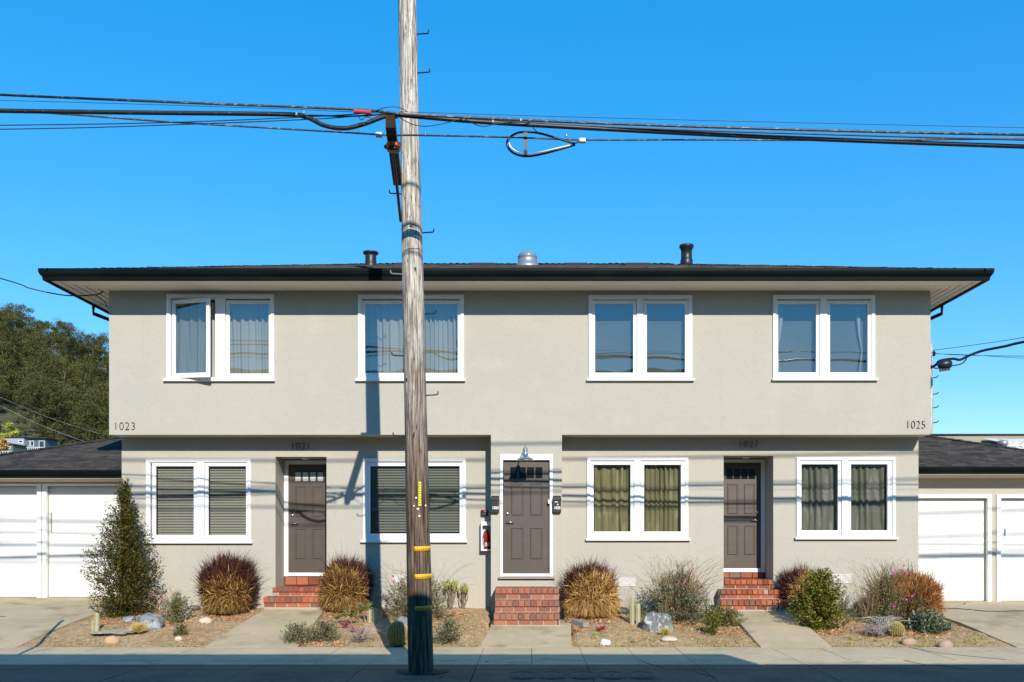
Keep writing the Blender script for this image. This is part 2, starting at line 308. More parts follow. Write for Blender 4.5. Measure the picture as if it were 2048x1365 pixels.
# ------------------------------------------------------------------ setting: ground, street, sidewalk, garden
def sst(t): t = max(0., min(1., t)); return t * t * (3 - 2 * t)
def gz(x, y):                              # garden height
    z = .125 * max(0., min(y, 17.2) - 14.05)
    z += .03 * (mnoise.noise(Vector((x * .9, y * .9, 0))) + .5 * mnoise.noise(Vector((x * 2.7, y * 2.7, 5)))) * sst((y - 14.05) / .5)
    return z
obj('ground', MB().quad((-900, -500, -.30), (900, -500, -.30), (900, 1500, -.30), (-900, 1500, -.30)), M['earth'])['kind'] = 'structure'
obj('street', MB().box(-60, 60, 1.9, 10.42, -.28, -.13), M['asphalt'])['kind'] = 'structure'
sw = MB()
def gap(x0, x1, y0, y1, z=0.0, g=.004): sw.box(x0 + g, x1 - g, y0 + g, y1 - g, z - .12, z)
XJ = [-.70 + .725 * i for i in range(-24, 25)]
for i in range(len(XJ) - 1):
    a, b = XJ[i], XJ[i + 1]; h = .002 * math.sin(i * 2.3)
    gap(a, b, 12.62, 14.05, h); gap(a, b, 12.22, 12.612, .001 * math.cos(i * 3.1))
o = obj('sidewalk', sw, M['sidewalk']); o['kind'] = 'structure'; sw = MB()
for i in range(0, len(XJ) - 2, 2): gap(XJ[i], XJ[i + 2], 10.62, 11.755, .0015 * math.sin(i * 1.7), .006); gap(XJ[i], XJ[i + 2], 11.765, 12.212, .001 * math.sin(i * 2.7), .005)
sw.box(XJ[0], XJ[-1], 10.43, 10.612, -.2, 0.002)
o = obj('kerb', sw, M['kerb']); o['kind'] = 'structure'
obj('sidewalk_base', MB().box(-18, 17.5, 10.44, 14.06, -.25, -.02), M['joint'])['kind'] = 'structure'
obj('far_sidewalk', MB().box(-40, 40, -1.2, 1.88, -.2, 0), M['sidewalk'])['kind'] = 'structure'

lerp = lambda a, b, t: a + (b - a) * t
def on_path(x, y):
    if lerp(-4.95, -4.80, (y - 14.05) / 2.65) - .02 < x < lerp(-3.54, -3.72, (y - 14.05) / 2.65) + .02: return True
    if -.77 < x < .70 and y < 15.75: return True
    if -.7 < x < .62: return True
    if 3.5 < x < 4.62: return True
    return x < lerp(-7.84, -7.62, (y - 14.05) / 5) - .02 or x > lerp(7.42, 7.18, min(1, (y - 14.05) / 2.5)) + .02
nx, ny = 420, 84; gx = np.linspace(-8.2, 7.6, nx); gy = np.linspace(14.052, 17.1, ny)
vv = []
for y in gy:
    for x in gx:
        vv.append((x, y, gz(x, y) - (.10 if on_path(x, y) else .012) + .008 * mnoise.noise(Vector((x * 11, y * 11, 2))) ))
ff = [(j * nx + i, j * nx + i + 1, (j + 1) * nx + i + 1, (j + 1) * nx + i) for j in range(ny - 1) for i in range(nx - 1)]
npobj('garden_bed', vv, ff, M['soil'], smooth=True)['kind'] = 'structure'

def slab(name, poly, prof, th=.16, m='concrete'):
    """poly: function y -> (x0,x1); prof: list of (y,z); joints where gaps are listed"""
    mb = MB()
    for (ya, za), (yb, zb) in zip(prof[:-1], prof[1:]):
        a0, a1 = poly(ya); b0, b1 = poly(yb); g = .004
        t = [(a0, ya + g, za), (a1, ya + g, za), (b1, yb - g, zb), (b0, yb - g, zb)]
        n = len(mb.v); mb.v += t + [(p[0], p[1], p[2] - th) for p in t]
        mb.f += [(n, n + 1, n + 2, n + 3), (n, n + 4, n + 5, n + 1), (n + 1, n + 5, n + 6, n + 2), (n + 2, n + 6, n + 7, n + 3), (n + 3, n + 7, n + 4, n)]
    o = obj(name, mb, M[m]); o['kind'] = 'structure'; return o
lerp = lambda a, b, t: a + (b - a) * t
slab('path_left', lambda y: (lerp(-4.95, -4.80, (y - 14.05) / 2.65), lerp(-3.54, -3.72, (y - 14.05) / 2.65)), [(14.06, .003), (15.3, .185), (17.05, .40)])
slab('path_centre', lambda y: (lerp(-.76, -.645, (y - 14.05) / 1.6), lerp(.624, .70, (y - 14.05) / 1.6)), [(14.06, .003), (15.7, .205)])
slab('path_centre_pad', lambda y: (-.66, .60), [(15.5, .186), (16.6, .20)])
slab('path_right', lambda y: (3.52, 4.60), [(14.06, .003), (15.3, .20), (16.6, .36), (17.0, .365)])
slab('driveway_left', lambda y: (-14.5, lerp(-7.84, -7.62, (y - 14.05) / 5)), [(14.06, .003), (15.6, .22), (16.9, .33), (19.2, .41)])
slab('driveway_right', lambda y: (lerp(7.42, 7.18, min(1, (y - 14.05) / 2.5)), 14.5), [(14.06, .003), (15.6, .225), (16.9, .32), (17.7, .325), (19.2, .33)])

# ---- vegetation helpers (numpy)
def unit(a): return a / (np.linalg.norm(a, axis=1, keepdims=True) + 1e-9)
def rdir(n): return unit(rng.normal(size=(n, 3)))
def leaves(c, d, L, W):
    """rhombic leaves: centres c, directions d, lengths L, widths W"""
    n = len(c); L = np.broadcast_to(L, n)[:, None]; W = np.broadcast_to(W, n)[:, None]
    s = unit(np.cross(d, rdir(n))); nn = np.cross(d, s) * L * .12
    v = np.stack([c - d * L / 2, c + s * W / 2 + nn, c + d * L / 2, c - s * W / 2 + nn], 1).reshape(-1, 3)
    return v, np.arange(4 * n).reshape(-1, 4)
def blades(b, t, W, bend=.25, seg=4, sag=0.0):
    """curved tapering blades from b to t"""
    n = len(b); W = np.broadcast_to(W, n); ax = t - b; L = np.linalg.norm(ax, axis=1, keepdims=True)
    side = unit(np.cross(ax, np.tile([[0, 1, 0]], (n, 1)) + rng.normal(size=(n, 3)) * .5))
    off = np.tile([[0, 0, 1.0]], (n, 1)) * bend * L + rng.normal(size=(n, 3)) * .06 * L
    rows = []
    for i in range(seg + 1):
        u = i / seg; p = b + ax * u + off * (4 * u * (1 - u)) * .5 + np.array([0, 0, -sag]) * u * u
        wd = (W * (1 - u ** 1.5) * .5 + .0003)[:, None]
        rows += [p - side * wd, p + side * wd]
    v = np.stack(rows, 1).reshape(-1, 3); k = 2 * (seg + 1); base = (np.arange(n) * k)[:, None]; fs = []
    for i in range(seg): fs.append(base + np.array([[2 * i, 2 * i + 1, 2 * i + 3, 2 * i + 2]]))
    return v, np.stack(fs, 1).reshape(-1, 4)
def cat(*vf):
    vs, fs, o = [], [], 0
    for v, f in vf: vs.append(v); fs.append(np.asarray(f) + o); o += len(v)
    return np.concatenate(vs), np.concatenate(fs)

# leaf litter and weeds
FL = []
for (px_, py_, r_, n_) in ((250, 1240, .55, 260), (340, 1246, .4, 160), (458, 1232, .6, 240), (694, 1232, .5, 220), (1182, 1238, .6, 320), (1148, 1262, .16, 160), (1352, 1250, .6, 200), (1440, 1262, .4, 200), (1500, 1262, .1, 60), (1640, 1262, .4, 220), (1800, 1262, .8, 420), (890, 1232, .5, 160), (640, 1290, .4, 160)):
    D_ = 6472 / (py_ - 834.25)
    for k in range(n_):
        a = rnd.uniform(0, 6.283); q = r_ * math.sqrt(rnd.random()); x = PX(px_, D_) + q * math.cos(a); y = D_ + q * .7 * math.sin(a)
        if 14.07 < y < 16.98 and not on_path(x, y): FL.append((x, y, gz(x, y) + rnd.uniform(.002, .02)))
FL = np.array(FL); d = rdir(len(FL)); d[:, 2] *= .5; v, f = leaves(FL, unit(d), rng.uniform(.03, .075, len(FL)), rng.uniform(.012, .032, len(FL)))
tag(npobj('fallen_leaves', v, f, M['fallen']), 'rusty orange fallen leaves gathered round the feet of the shrubs', 'fallen leaves', kind='stuff')
N = 20000; pts = []
while len(pts) < N:
    x = rnd.uniform(-7.8, 7.25); y = 14.07 + 2.9 * rnd.random()
    if on_path(x, y): continue
    if mnoise.noise(Vector((x * 1.3, y * 1.3, 9))) + rnd.random() * .8 < .15: continue
    pts.append((x, y, gz(x, y) + .004))
pts = np.array(pts); d = rdir(N); d[:, 2] *= .35; d = unit(d)
v, f = leaves(pts, d, rng.uniform(.010, .042, N) , rng.uniform(.005, .016, N))
tag(npobj('leaf_litter', v, f, M['litter']), 'dry fallen leaves and chips scattered over the bare garden soil', 'leaf litter', kind='stuff')
N = 0; bs = []
for _ in range(760):
    x = rnd.uniform(-7.7, 7.2); y = 14.08 + 1.9 * rnd.random() ** 1.6
    if on_path(x, y): continue
    if x < 1 and rnd.random() < .6: continue
    r = rnd.uniform(.02, .09)
    for k in range(rnd.randint(8, 30)):
        a = rnd.uniform(0, 6.28); q = r * math.sqrt(rnd.random()); bs.append((x + q * math.cos(a), y + q * math.sin(a)))
bs = np.array([(a, b, gz(a, b) - .005) for a, b in bs if not on_path(a, b)]); n = len(bs); d = rdir(n); d[:, 2] = np.abs(d[:, 2]) + .15; d = unit(d)
v, f = blades(bs, bs + d * rng.uniform(.02, .06, (n, 1)), .005, .1, 2)
tag(npobj('weeds', v, f, M['weeds']), 'low green and yellow weeds sprouting across the garden soil', 'weeds', kind='stuff')

# ------------------------------------------------------------------ wall and window builders
def wall(mb, x0, x1, z0, z1, y, holes, depth=.14):
    xs = sorted({x0, x1, *[h[0] for h in holes], *[h[1] for h in holes]}); zs = sorted({z0, z1, *[max(z0, h[2]) for h in holes], *[h[3] for h in holes]})
    for i in range(len(xs) - 1):
        for j in range(len(zs) - 1):
            cx_, cz_ = (xs[i] + xs[i + 1]) / 2, (zs[j] + zs[j + 1]) / 2
            if any(h[0] < cx_ < h[1] and h[2] < cz_ < h[3] for h in holes): continue
            mb.quad((xs[i], y, zs[j]), (xs[i + 1], y, zs[j]), (xs[i + 1], y, zs[j + 1]), (xs[i], y, zs[j + 1]))
    for (a, b, c, d) in holes:
        Y = y + depth; c = max(c, z0)
        mb.quad((a, y, c), (a, y, d), (a, Y, d), (a, Y, c)); mb.quad((b, y, d), (b, y, c), (b, Y, c), (b, Y, d))
        mb.quad((a, y, d), (b, y, d), (b, Y, d), (a, Y, d)); mb.quad((b, y, c), (a, y, c), (a, Y, c), (b, Y, c))
def curtain(name, parent, x0, x1, z0, z1, y, mt, folds=7, amp=.025, gather=0.0):
    nx_, nz_ = 110, 14; v = []; f = []; p1, p2, p3 = rnd.uniform(0, 6), rnd.uniform(0, 6), rnd.uniform(.7, 1.3)
    for j in range(nz_ + 1):
        t = j / nz_
        for i in range(nx_ + 1):
            u = i / nx_; x = lerp(x0, x1, u)
            yy = y + amp * math.sin(u * folds * p3 * 6.283 + 1.3 * math.sin(u * 5 + p1) + .35 * math.sin(t * 3 + p2)) * (.55 + .3 * t + .35 * math.sin(u * 11 + p2)) + .006 * math.sin(u * 47 + t * 5 + p1)
            v.append((x, yy, lerp(z0, z1, t)))
    for j in range(nz_):
        for i in range(nx_): a = j * (nx_ + 1) + i; f.append((a, a + 1, a + nx_ + 2, a + nx_ + 1))
    return npobj(name, v, f, mt, parent, smooth=True)
def window(parent, y, out, panes, gzr, sill, kind='curtain', glass='glass_up', cm='curtain', openleft=0, label=None):
    """out=(px0,px1,py_top), panes=[(px0,px1)..], gzr=(py_top,py_bot), sill=(px0,px1,py_top,py_bot)"""
    X = lambda p: PX(p, y); Z = lambda p: PZ(p, y)
    x0, x1, zt = X(out[0]), X(out[1]), Z(out[2]); zs = Z(sill[2])
    fr = MB(); fr.ring(x0, x1, zs, zt, .055, y - .034, y + .004, tb=.03)
    fr.ring(x0 + .052, x1 - .052, zs + .012, zt - .052, .022, y - .012, y + .10)
    for (p, q) in zip(panes[:-1], panes[1:]):
        m0, m1 = X(p[1]) + .064, X(q[0]) - .064; fr.cbox(m0, m1, y - .028, y + .10, zs + .02, zt - .054)
    loc = ((x0 + x1) / 2, y, zs)
    wo = obj('window', fr, M['white'], parent, loc=loc)
    if label: wo['label'] = label
    g0, g1 = Z(gzr[1]), Z(gzr[0])
    for i, (a, b) in enumerate(panes):
        a, b = X(a), X(b); s = MB(); s.ring(a - .058, b + .058, g0 - .085, g1 + .058, .058, y - .004, y + .045, tb=.085)
        s.ring(a - .006, b + .006, g0 - .006, g1 + .006, .01, y + .012, y + .04)
        gl = MB(); gl.quad((a - .004, y + .03, g0 - .004), (b + .004, y + .03, g0 - .004), (b + .004, y + .03, g1 + .004), (a - .004, y + .03, g1 + .004))
        if openleft and i == 0:
            th = R(openleft); hx, hy = a - .058, y + .0
            def rot(mb):
                mb.v = [(hx + (p[0] - hx) * math.cos(th) + (p[1] - hy) * math.sin(th), hy - (p[0] - hx) * math.sin(th) + (p[1] - hy) * math.cos(th), p[2] - .02 * (p[0] - hx)) for p in mb.v]
            rot(s); rot(gl)
        obj('sash', s, M['white'], wo); obj('glass', gl, M[glass], wo)
    sl = MB(); sl.cbox(X(sill[0]), X(sill[1]), y - .07, y + .02, Z(sill[3]), zs, .006); obj('sill', sl, M['white'], wo)
    a, b = X(panes[0][0]), X(panes[-1][1])
    if kind == 'curtain':
        for k, (p, q) in enumerate(panes): curtain('curtain', wo, X(p) - .03, X(q) + .03, g0 - .05, g1 + .05, y + .13, M[cm], folds=6 + k % 2, amp=.035)
    elif kind == 'blind':
        mb = MB(); n = int((g1 - g0) / .05)
        segs = panes
        for (p, q) in segs:
            for k in range(n + 1):
                z = g1 - k * .05; xa, xb = X(p) - .02 + .03, X(q) + .02 - .012
                mb.quad((xa, y + .075, z - .017), (xb, y + .075, z - .017), (xb, y + .10, z + .028), (xa, y + .10, z + .028))
            for cxp in (.15, .85): c = lerp(X(p), X(q), cxp); mb.box(c - .002, c + .002, y + .07, y + .072, g0, g1)
        obj('blind', mb, M[cm], wo)
    elif kind == 'shade':
        mb = MB(); mb.box(a - .05, b + .05, y + .14, y + .145, g0 - .05, g1 - .02); obj('blind', mb, M['shade'], wo)
        if cm == 'ties':
            for (sx, dr) in ((X(panes[0][0]) + .03, 1), (X(panes[-1][1]) - .10, -1)):
                c = MB(); pts = [(sx + dr * .05, y + .10, g1 - .05), (sx + dr * .02, y + .10, lerp(g0, g1, .55)), (sx - dr * .03, y + .10, lerp(g0, g1, .35)), (sx + dr * .02, y + .10, g0 - .03)]
                c.tube(pts, [.05, .02, .012, .03], 10); obj('curtain', c, M['curtain'], wo, smooth=True)
        else:
            c = MB(); sx = X(panes[1][0]) + .73; c.box(sx, sx + .035, y + .11, y + .12, g0 - .03, g1 - .25); obj('curtain', c, M['curtain'], wo)
    return wo
def door(parent, x0, x1, z0, z1, y, knob_left=True, lites='dark', lab=None):
    """six-foot-eight slab: four raised panels under a row of four small lites"""
    W, H = x1 - x0, z1 - z0; d = MB()
    st, mid = .115 * W / .8, .105 * W / .8
    px = [(x0 + st, (x0 + x1) / 2 - mid / 2), ((x0 + x1) / 2 + mid / 2, x1 - st)]
    rows = [(z0 + .115 * H, z0 + .40 * H), (z0 + .505 * H, z0 + .795 * H)]; lt = (z0 + .845 * H, z0 + .945 * H)
    d.box(x0, x1, y + .014, y + .045, z0, z1)
    holes = [(a, b, c, e) for a, b in px for c, e in rows] + [(x0 + st, x1 - st, lt[0], lt[1])]
    wall(d, x0, x1, z0, z1, y, holes, .014)
    d.quad((x0, y, z0), (x0, y + .014, z0), (x0, y + .014, z1), (x0, y, z1)); d.quad((x1, y, z0), (x1, y, z1), (x1, y + .014, z1), (x1, y + .014, z0))
    for a, b in px:
        for c, e in rows:
            g = .018; i = .035; n = len(d.v)
            d.v += [(a + g, y + .0135, c + g), (b - g, y + .0135, c + g), (b - g, y + .0135, e - g), (a + g, y + .0135, e - g), (a + i, y + .002, c + i), (b - i, y + .002, c + i), (b - i, y + .002, e - i), (a + i, y + .002, e - i)]
            d.f += [(n, n + 1, n + 5, n + 4), (n + 1, n + 2, n + 6, n + 5), (n + 2, n + 3, n + 7, n + 6), (n + 3, n, n + 4, n + 7), (n + 4, n + 5, n + 6, n + 7)]
    lw = (W - 2 * st - 3 * .022) / 4
    for k in range(3): xx = x0 + st + (k + 1) * lw + k * .022; d.box(xx, xx + .022, y - .001, y + .013, lt[0], lt[1])
    do = obj('door', d, M['door'], parent, loc=((x0 + x1) / 2, y, z0))
    if lab: do['label'] = lab
    g = MB()
    for k in range(4): xx = x0 + st + k * (lw + .022); g.box(xx + .001, xx + lw - .001, y + .009, y + .013, lt[0] + .001, lt[1] - .001)
    obj('glass', g, M['lite'], do)
    if lites == 'pale':
        c = MB()
        for k in range(4): xx = x0 + st + k * (lw + .022); c.box(xx + .008, xx + lw - .008, y + .0065, y + .0085, lt[0] + .004, lt[1] - .03)
        obj('window_film', c, M['lite_pale'], do)
    kx = x0 + .065 if knob_left else x1 - .065; sg = 1 if knob_left else -1
    b = MB(); b.lathe([(.03, 0), (.03, .012), (.022, .02), (.012, .024)], (kx, y, z0 + .53 * H), 16, 'y'); obj('deadbolt', b, M['metal'], do, True)
    h = MB(); zz = z0 + .455 * H
    h.lathe([(.03, 0), (.03, .008), (.012, .012), (.012, .05)], (kx, y, zz), 16, 'y'); h.tube([(kx - .01 * sg, y - .05, zz), (kx + .05 * sg, y - .055, zz), (kx + .12 * sg, y - .05, zz - .003)], [.013, .011, .009], 8)
    obj('handle', h, M['metal'], do, True)
    return do

# ------------------------------------------------------------------ the house
YU, YL, XL, XR = 16.535, 17.0, -7.54, 7.175
ZS, ZO = 6.077, 3.497
house = thing('apartment_house', 'wide two storey grey stucco house with dark hip roof and three brown doors', 'house', (0, 17, .3))
U = [dict(out=(333.8, 548.6, 589.8), panes=[(350, 424), (458.5, 537.5)], g=(607.7, 747.7), sill=(328.3, 550.8, 759, 763.7)),
     dict(out=(716.3, 927.7, 590.5), panes=[(730, 808), (837, 915.4)], g=(608, 746.5), sill=(712, 931, 758.5, 763.5)),
     dict(out=(1177, 1384, 591.4), panes=[(1189.8, 1266.5), (1293.5, 1370)], g=(607.7, 746), sill=(1173, 1388, 758.5, 763)),
     dict(out=(1545.5, 1749, 591), panes=[(1556.3, 1632.3), (1660, 1735.4)], g=(608, 745.5), sill=(1543.4, 1754.8, 758, 762.5))]
Lw = [dict(out=(293, 502, 919), panes=[(310.8, 387.4), (416, 492)], g=(933, 1071), sill=(290, 506, 1083, 1087.5)),
      dict(out=(726.4, 931.4, 917.4), panes=[(739.8, 919.2)], g=(932.5, 1068), sill=(722, 934.8, 1081, 1085.5)),
      dict(out=(1174, 1376, 915.5), panes=[(1187, 1261), (1288, 1362)], g=(930, 1064), sill=(1171, 1380, 1077.5, 1082)),
      dict(out=(1592.4, 1790, 914.8), panes=[(1603, 1676), (1702, 1775)], g=(929, 1061.6), sill=(1589, 1794.5, 1075, 1079.5))]
def hole(d, y): return (PX(d['out'][0], y) + .03, PX(d['out'][1], y) - .03, PZ(d['sill'][2], y) + .004, PZ(d['out'][2], y) - .03)
BX0, BX1 = -.70, .573
DC = (-.471, .34, 1.015, 3.03)
mb = MB(); wall(mb, XL, XR, ZO, ZS + .1, YU, [hole(d, YU) for d in U])
mb.quad((XL, YU, ZO), (XL, YU, ZS + .1), (XL, 24.2, ZS + .1), (XL, 24.2, ZO)); mb.quad((XR, YU, ZO), (XR, 24.2, ZO), (XR, 24.2, ZS + .1), (XR, YU, ZS + .1))
mb.quad((XR, 24.2, ZO), (XL, 24.2, ZO), (XL, 24.2, ZS + .1), (XR, 24.2, ZS + .1))
wall(mb, BX0, BX1, .1, ZO, YU, [(-.50, .37, .90, 3.11)], .10)
mb.quad((BX0, YU, .1), (BX0, YU, ZO), (BX0, YL + .05, ZO), (BX0, YL + .05, .1)); mb.quad((BX1, YU, .1), (BX1, YL + .05, .1), (BX1, YL + .05, ZO), (BX1, YU, ZO))
for a, b in ((XL, BX0), (BX1, XR)): mb.quad((a, YU, ZO), (b, YU, ZO), (b, YL + .1, ZO), (a, YL + .1, ZO))
obj('upper_wall', mb, M['stucco'], house)
RL = (-4.687, -3.748, .30, 3.14); RR = (3.567, 4.482, .30, 3.159)
mb = MB(); wall(mb, XL + .02, XR - .02, .05, ZO + .02, YL, [hole(d, YL) for d in Lw] + [RL, RR], .14)
for a in (XL + .02, XR - .02): mb.quad((a, YL, .05), (a, 24.1, .05), (a, 24.1, ZO + .02), (a, YL, ZO + .02))
for (a, b, c, d) in (RL, RR):          # recess side walls and ceiling beyond the wall's own reveal
    mb.quad((a, YL + .14, c), (a, YL + .14, d), (a, 17.66, d), (a, 17.66, c)); mb.quad((b, YL + .14, c), (b, YL + .14, d), (b, 17.66, d), (b, 17.66, c)); mb.quad((a, YL + .14, d), (b, YL + .14, d), (b, 17.66, d), (a, 17.66, d))
obj('lower_wall', mb, M['stucco_low'], house)
mb = MB(); mb.box(XL + .05, XR - .05, YL + .2, 24, ZO + .05, ZO + .25); mb.box(XL + .05, XR - .05, 19.4, 19.5, .1, 6.0)
for x in (-2.2, 1.9): mb.box(x, x + .1, 17.9, 19.4, .1, 6.0)
mb.box(XL + .06, XR - .06, YU + .2, 19.3, ZS - .05, ZS - .02)
obj('interior_partition', mb, M['inside'], house)
window(house, YU, U[0]['out'], U[0]['panes'], U[0]['g'], U[0]['sill'], openleft=17, label='white casement window with its left sash swung open')
window(house, YU, U[1]['out'], U[1]['panes'], U[1]['g'], U[1]['sill'])
window(house, YU, U[2]['out'], U[2]['panes'], U[2]['g'], U[2]['sill'], kind='shade', cm='strip')
window(house, YU, U[3]['out'], U[3]['panes'], U[3]['g'], U[3]['sill'], kind='shade', cm='ties')
window(house, YL, Lw[0]['out'], Lw[0]['panes'], Lw[0]['g'], Lw[0]['sill'], kind='blind', glass='glass_low', cm='blind')
window(house, YL, Lw[1]['out'], Lw[1]['panes'], Lw[1]['g'], Lw[1]['sill'], kind='blind', glass='glass_low', cm='blind_green', label='single wide picture window with closed blinds')
window(house, YL, Lw[2]['out'], Lw[2]['panes'], Lw[2]['g'], Lw[2]['sill'], glass='glass_low', cm='curtain_ol')
window(house, YL, Lw[3]['out'], Lw[3]['panes'], Lw[3]['g'], Lw[3]['sill'], glass='glass_low', cm='curtain_gr')
# centre door in the bay
x0, x1, z0, z1 = DC
fr = MB(); fr.cbox(-.5375, x0 - .012, YU - .02, YU + .05, .955, 3.147); fr.cbox(x1 + .012, .4076, YU - .02, YU + .05, .955, 3.147); fr.cbox(x0 - .012, x1 + .012, YU - .02, YU + .05, z1 + .012, 3.147)
fr.cbox(x0 - .03, x1 + .03, YU + .0, YU + .09, .957, 1.01)
obj('door_frame', fr, M['white'], house); door(house, x0, x1, z0, z1, YU + .045, lab='brown panelled door under the barn lamp')
th = MB(); th.cbox(-.565, .445, YU - .06, YU + .06, .915, .951); obj('threshold', th, M['wood_grey'], house)
# recessed doors
YD = 17.6
for (a, b, zt, dx0, dx1, dz0, dz1, zb, kl, li, lab) in ((RL[0], RL[1], 3.14, -4.60, -3.83, .985, 3.04, .91, True, 'pale', 'brown door recessed behind the left brick steps'),
                                               (RR[0], RR[1], 3.159, 3.64, 4.40, 1.067, 3.075, .985, False, 'dark', 'brown door recessed behind the right brick steps')):
    fr = MB(); fr.cbox(a + .003, dx0 - .006, YD - .02, YD + .06, zb, zt - .02); fr.cbox(dx1 + .006, b - .003, YD - .02, YD + .06, zb, zt - .02)
    fr.cbox(dx0 - .006, dx1 + .006, YD - .02, YD + .06, dz1 + .006, zt - .02); fr.cbox(dx0 - .004, dx1 + .004, YD - .03, YD + .05, zb + .004, dz0 - .004)
    obj('door_frame', fr, M['white'], house); door(house, dx0, dx1, dz0, dz1, YD + .012, kl, li, lab)
    lm = MB(); lm.lathe([(.075, 0), (.075, -.012), (.05, -.03), (.02, -.034)], ((a + b) / 2 + .02, 17.25, zt - .002), 20); obj('ceiling_light', lm, M['label'], house, True)
# soffit boards (mitred), gutter, roof
SX0, SX1, SY0, SY1 = -8.27, 7.80, 15.82, 24.9
mb = MB(); nb = 5
def inset(t, n): return (lerp(SX0, XL, t), lerp(SX1, XR, t), lerp(SY0, YU, t), lerp(SY1, 24.2, t))
for k in range(nb):
    g = .02 if k else 0; a = inset(k / nb + .025, 0); b = inset((k + 1) / nb, 0); z = ZS
    if not k: mb.quad((a[0], a[2], z), (a[1], a[2], z), (XR, YU, z), (XL, YU, z))
    mb.quad((a[0], a[3], z), (a[0], a[2], z), (b[0], b[2], z), (b[0], b[3], z))
    mb.quad((a[1], a[2], z), (a[1], a[3], z), (b[1], b[3], z), (b[1], b[2], z)); mb.quad((a[1], a[3], z), (a[0], a[3], z), (b[0], b[3], z), (b[1], b[3], z))
sf = obj('soffit', mb, M['soffit'], house)
mb = MB(); mb.box(SX0, SX1, SY0, SY1, ZS + .008, ZS + .02); obj('eave_deck', mb, M['dark_gap'], house)
prof = [(0, -.022), (.055, -.022), (.062, .035), (.075, .05), (.098, .085), (.108, .13), (.108, .165), (.102, .172), (.095, .165), (.09, .10), (0, .10)]
def ringprof(prof, x0, x1, y0, y1, z):
    mb = MB(); n = len(prof)
    for (cx_, cy_, sx, sy) in ((x0, y0, -1, -1), (x1, y0, 1, -1), (x1, y1, 1, 1), (x0, y1, -1, 1)):
        for (o_, h) in prof: mb.v.append((cx_ + sx * o_, cy_ + sy * o_, z + h))
    for c in range(4):
        for k in range(n): mb.f.append((c * n + k, c * n + (k + 1) % n, ((c + 1) % 4) * n + (k + 1) % n, ((c + 1) % 4) * n + k))
    return mb
obj('gutter', ringprof(prof, SX0, SX1, SY0, SY1, ZS), M['gutter'], house)
def shingles(y0, z0, slope, n, xr, course=.15):
    """one slope facing −Y: course k runs xr(t) at run t behind y0"""
    mb = MB(); c = math.sqrt(1 + slope * slope)
    for k in range(n):
        t0, t1 = k * course / c, (k + 1) * course / c + .01
        a, b = xr(t0); x = a - rnd.random() * .2
        while x < b:
            w_ = rnd.choice((.14, .18, .22, .30)); xa, xb = max(a, x), min(b, x + w_ - .004); x += w_
            if xb - xa < .02: continue
            th = rnd.choice((.008, .012, .016)); n0 = len(mb.v); lo_ = rnd.uniform(-.006, .006)
            mb.v += [(xa, y0 + t0 + lo_, z0 + slope * t0 + .002), (xb, y0 + t0 + lo_, z0 + slope * t0 + .002), (xa, y0 + t0 + lo_, z0 + slope * t0 + th + .006), (xb, y0 + t0 + lo_, z0 + slope * t0 + th + .006),
                     (xb, y0 + t1, z0 + slope * t1 + .005), (xa, y0 + t1, z0 + slope * t1 + .005)]
            mb.f += [(n0, n0 + 1, n0 + 3, n0 + 2), (n0 + 2, n0 + 3, n0 + 4, n0 + 5)]
    return mb
def caps(mb, A, B, w_=.28, step=.14):
    """ridge/hip caps from A to B"""
    A, B = Vector(A), Vector(B); d = (B - A); L = d.length; d.normalize(); s = Vector((d.y, -d.x, 0)); s.normalize(); n = int(L / step)
    for k in range(n):
        p = A + d * (k * step); q = A + d * (k * step + step * 1.35); up = Vector((0, 0, .026 + rnd.uniform(-.004, .006))); u2 = Vector((0, 0, .008)); dn = Vector((0, 0, -.03)); j = rnd.uniform(-.01, .01)
        n0 = len(mb.v)
        mb.v += [tuple(p - s * w_ / 2 + dn + up), tuple(p + up + s * j), tuple(p + s * w_ / 2 + dn + up), tuple(q - s * w_ / 2 + dn + u2), tuple(q + u2), tuple(q + s * w_ / 2 + dn + u2),
                 tuple(p - s * w_ / 2 + dn), tuple(p), tuple(p + s * w_ / 2 + dn)]
        mb.f += [(n0, n0 + 1, n0 + 4, n0 + 3), (n0 + 1, n0 + 2, n0 + 5, n0 + 4), (n0 + 6, n0 + 7, n0 + 1, n0), (n0 + 7, n0 + 8, n0 + 2, n0 + 1)]
    return mb
ZE = ZS + .145; SL = .31; HD = (SY1 - SY0) / 2; EX0, EX1, EY0 = SX0 - .05, SX1 + .05, SY0 - .05
HD = (SY1 + .05 - EY0) / 2; ZRi = ZE + SL * HD
rb = MB(); A = (EX0, EY0, ZE - .003); B = (EX1, EY0, ZE - .003); C_ = (EX1, EY0 + 2 * HD, ZE - .003); D_ = (EX0, EY0 + 2 * HD, ZE - .003); E_ = (EX0 + HD, EY0 + HD, ZRi - .003); G_ = (EX1 - HD, EY0 + HD, ZRi - .003)
rb.v += [A, B, C_, D_, E_, G_]; rb.f += [(0, 1, 5, 4), (1, 2, 5), (2, 3, 4, 5), (3, 0, 4), (3, 2, 1, 0)]
roof = obj('roof', rb, M['shingle_base'], house)
obj('shingles', shingles(EY0, ZE, SL, int(HD * 1.047 / .15), lambda t: (EX0 + t, EX1 - t)), M['shingle'], roof)
mb = MB(); up = .012
caps(mb, (A[0], A[1], A[2] + up), (E_[0], E_[1], E_[2] + up)); caps(mb, (B[0], B[1], B[2] + up), (G_[0], G_[1], G_[2] + up)); caps(mb, (E_[0], E_[1], E_[2] + up), (G_[0], G_[1], G_[2] + up))
obj('ridge_caps', mb, M['shingle'], roof)
def rz(y): return ZE + SL * (y - EY0)
def on_roof(px, y): return Vector((PX(px, y), y, rz(y)))
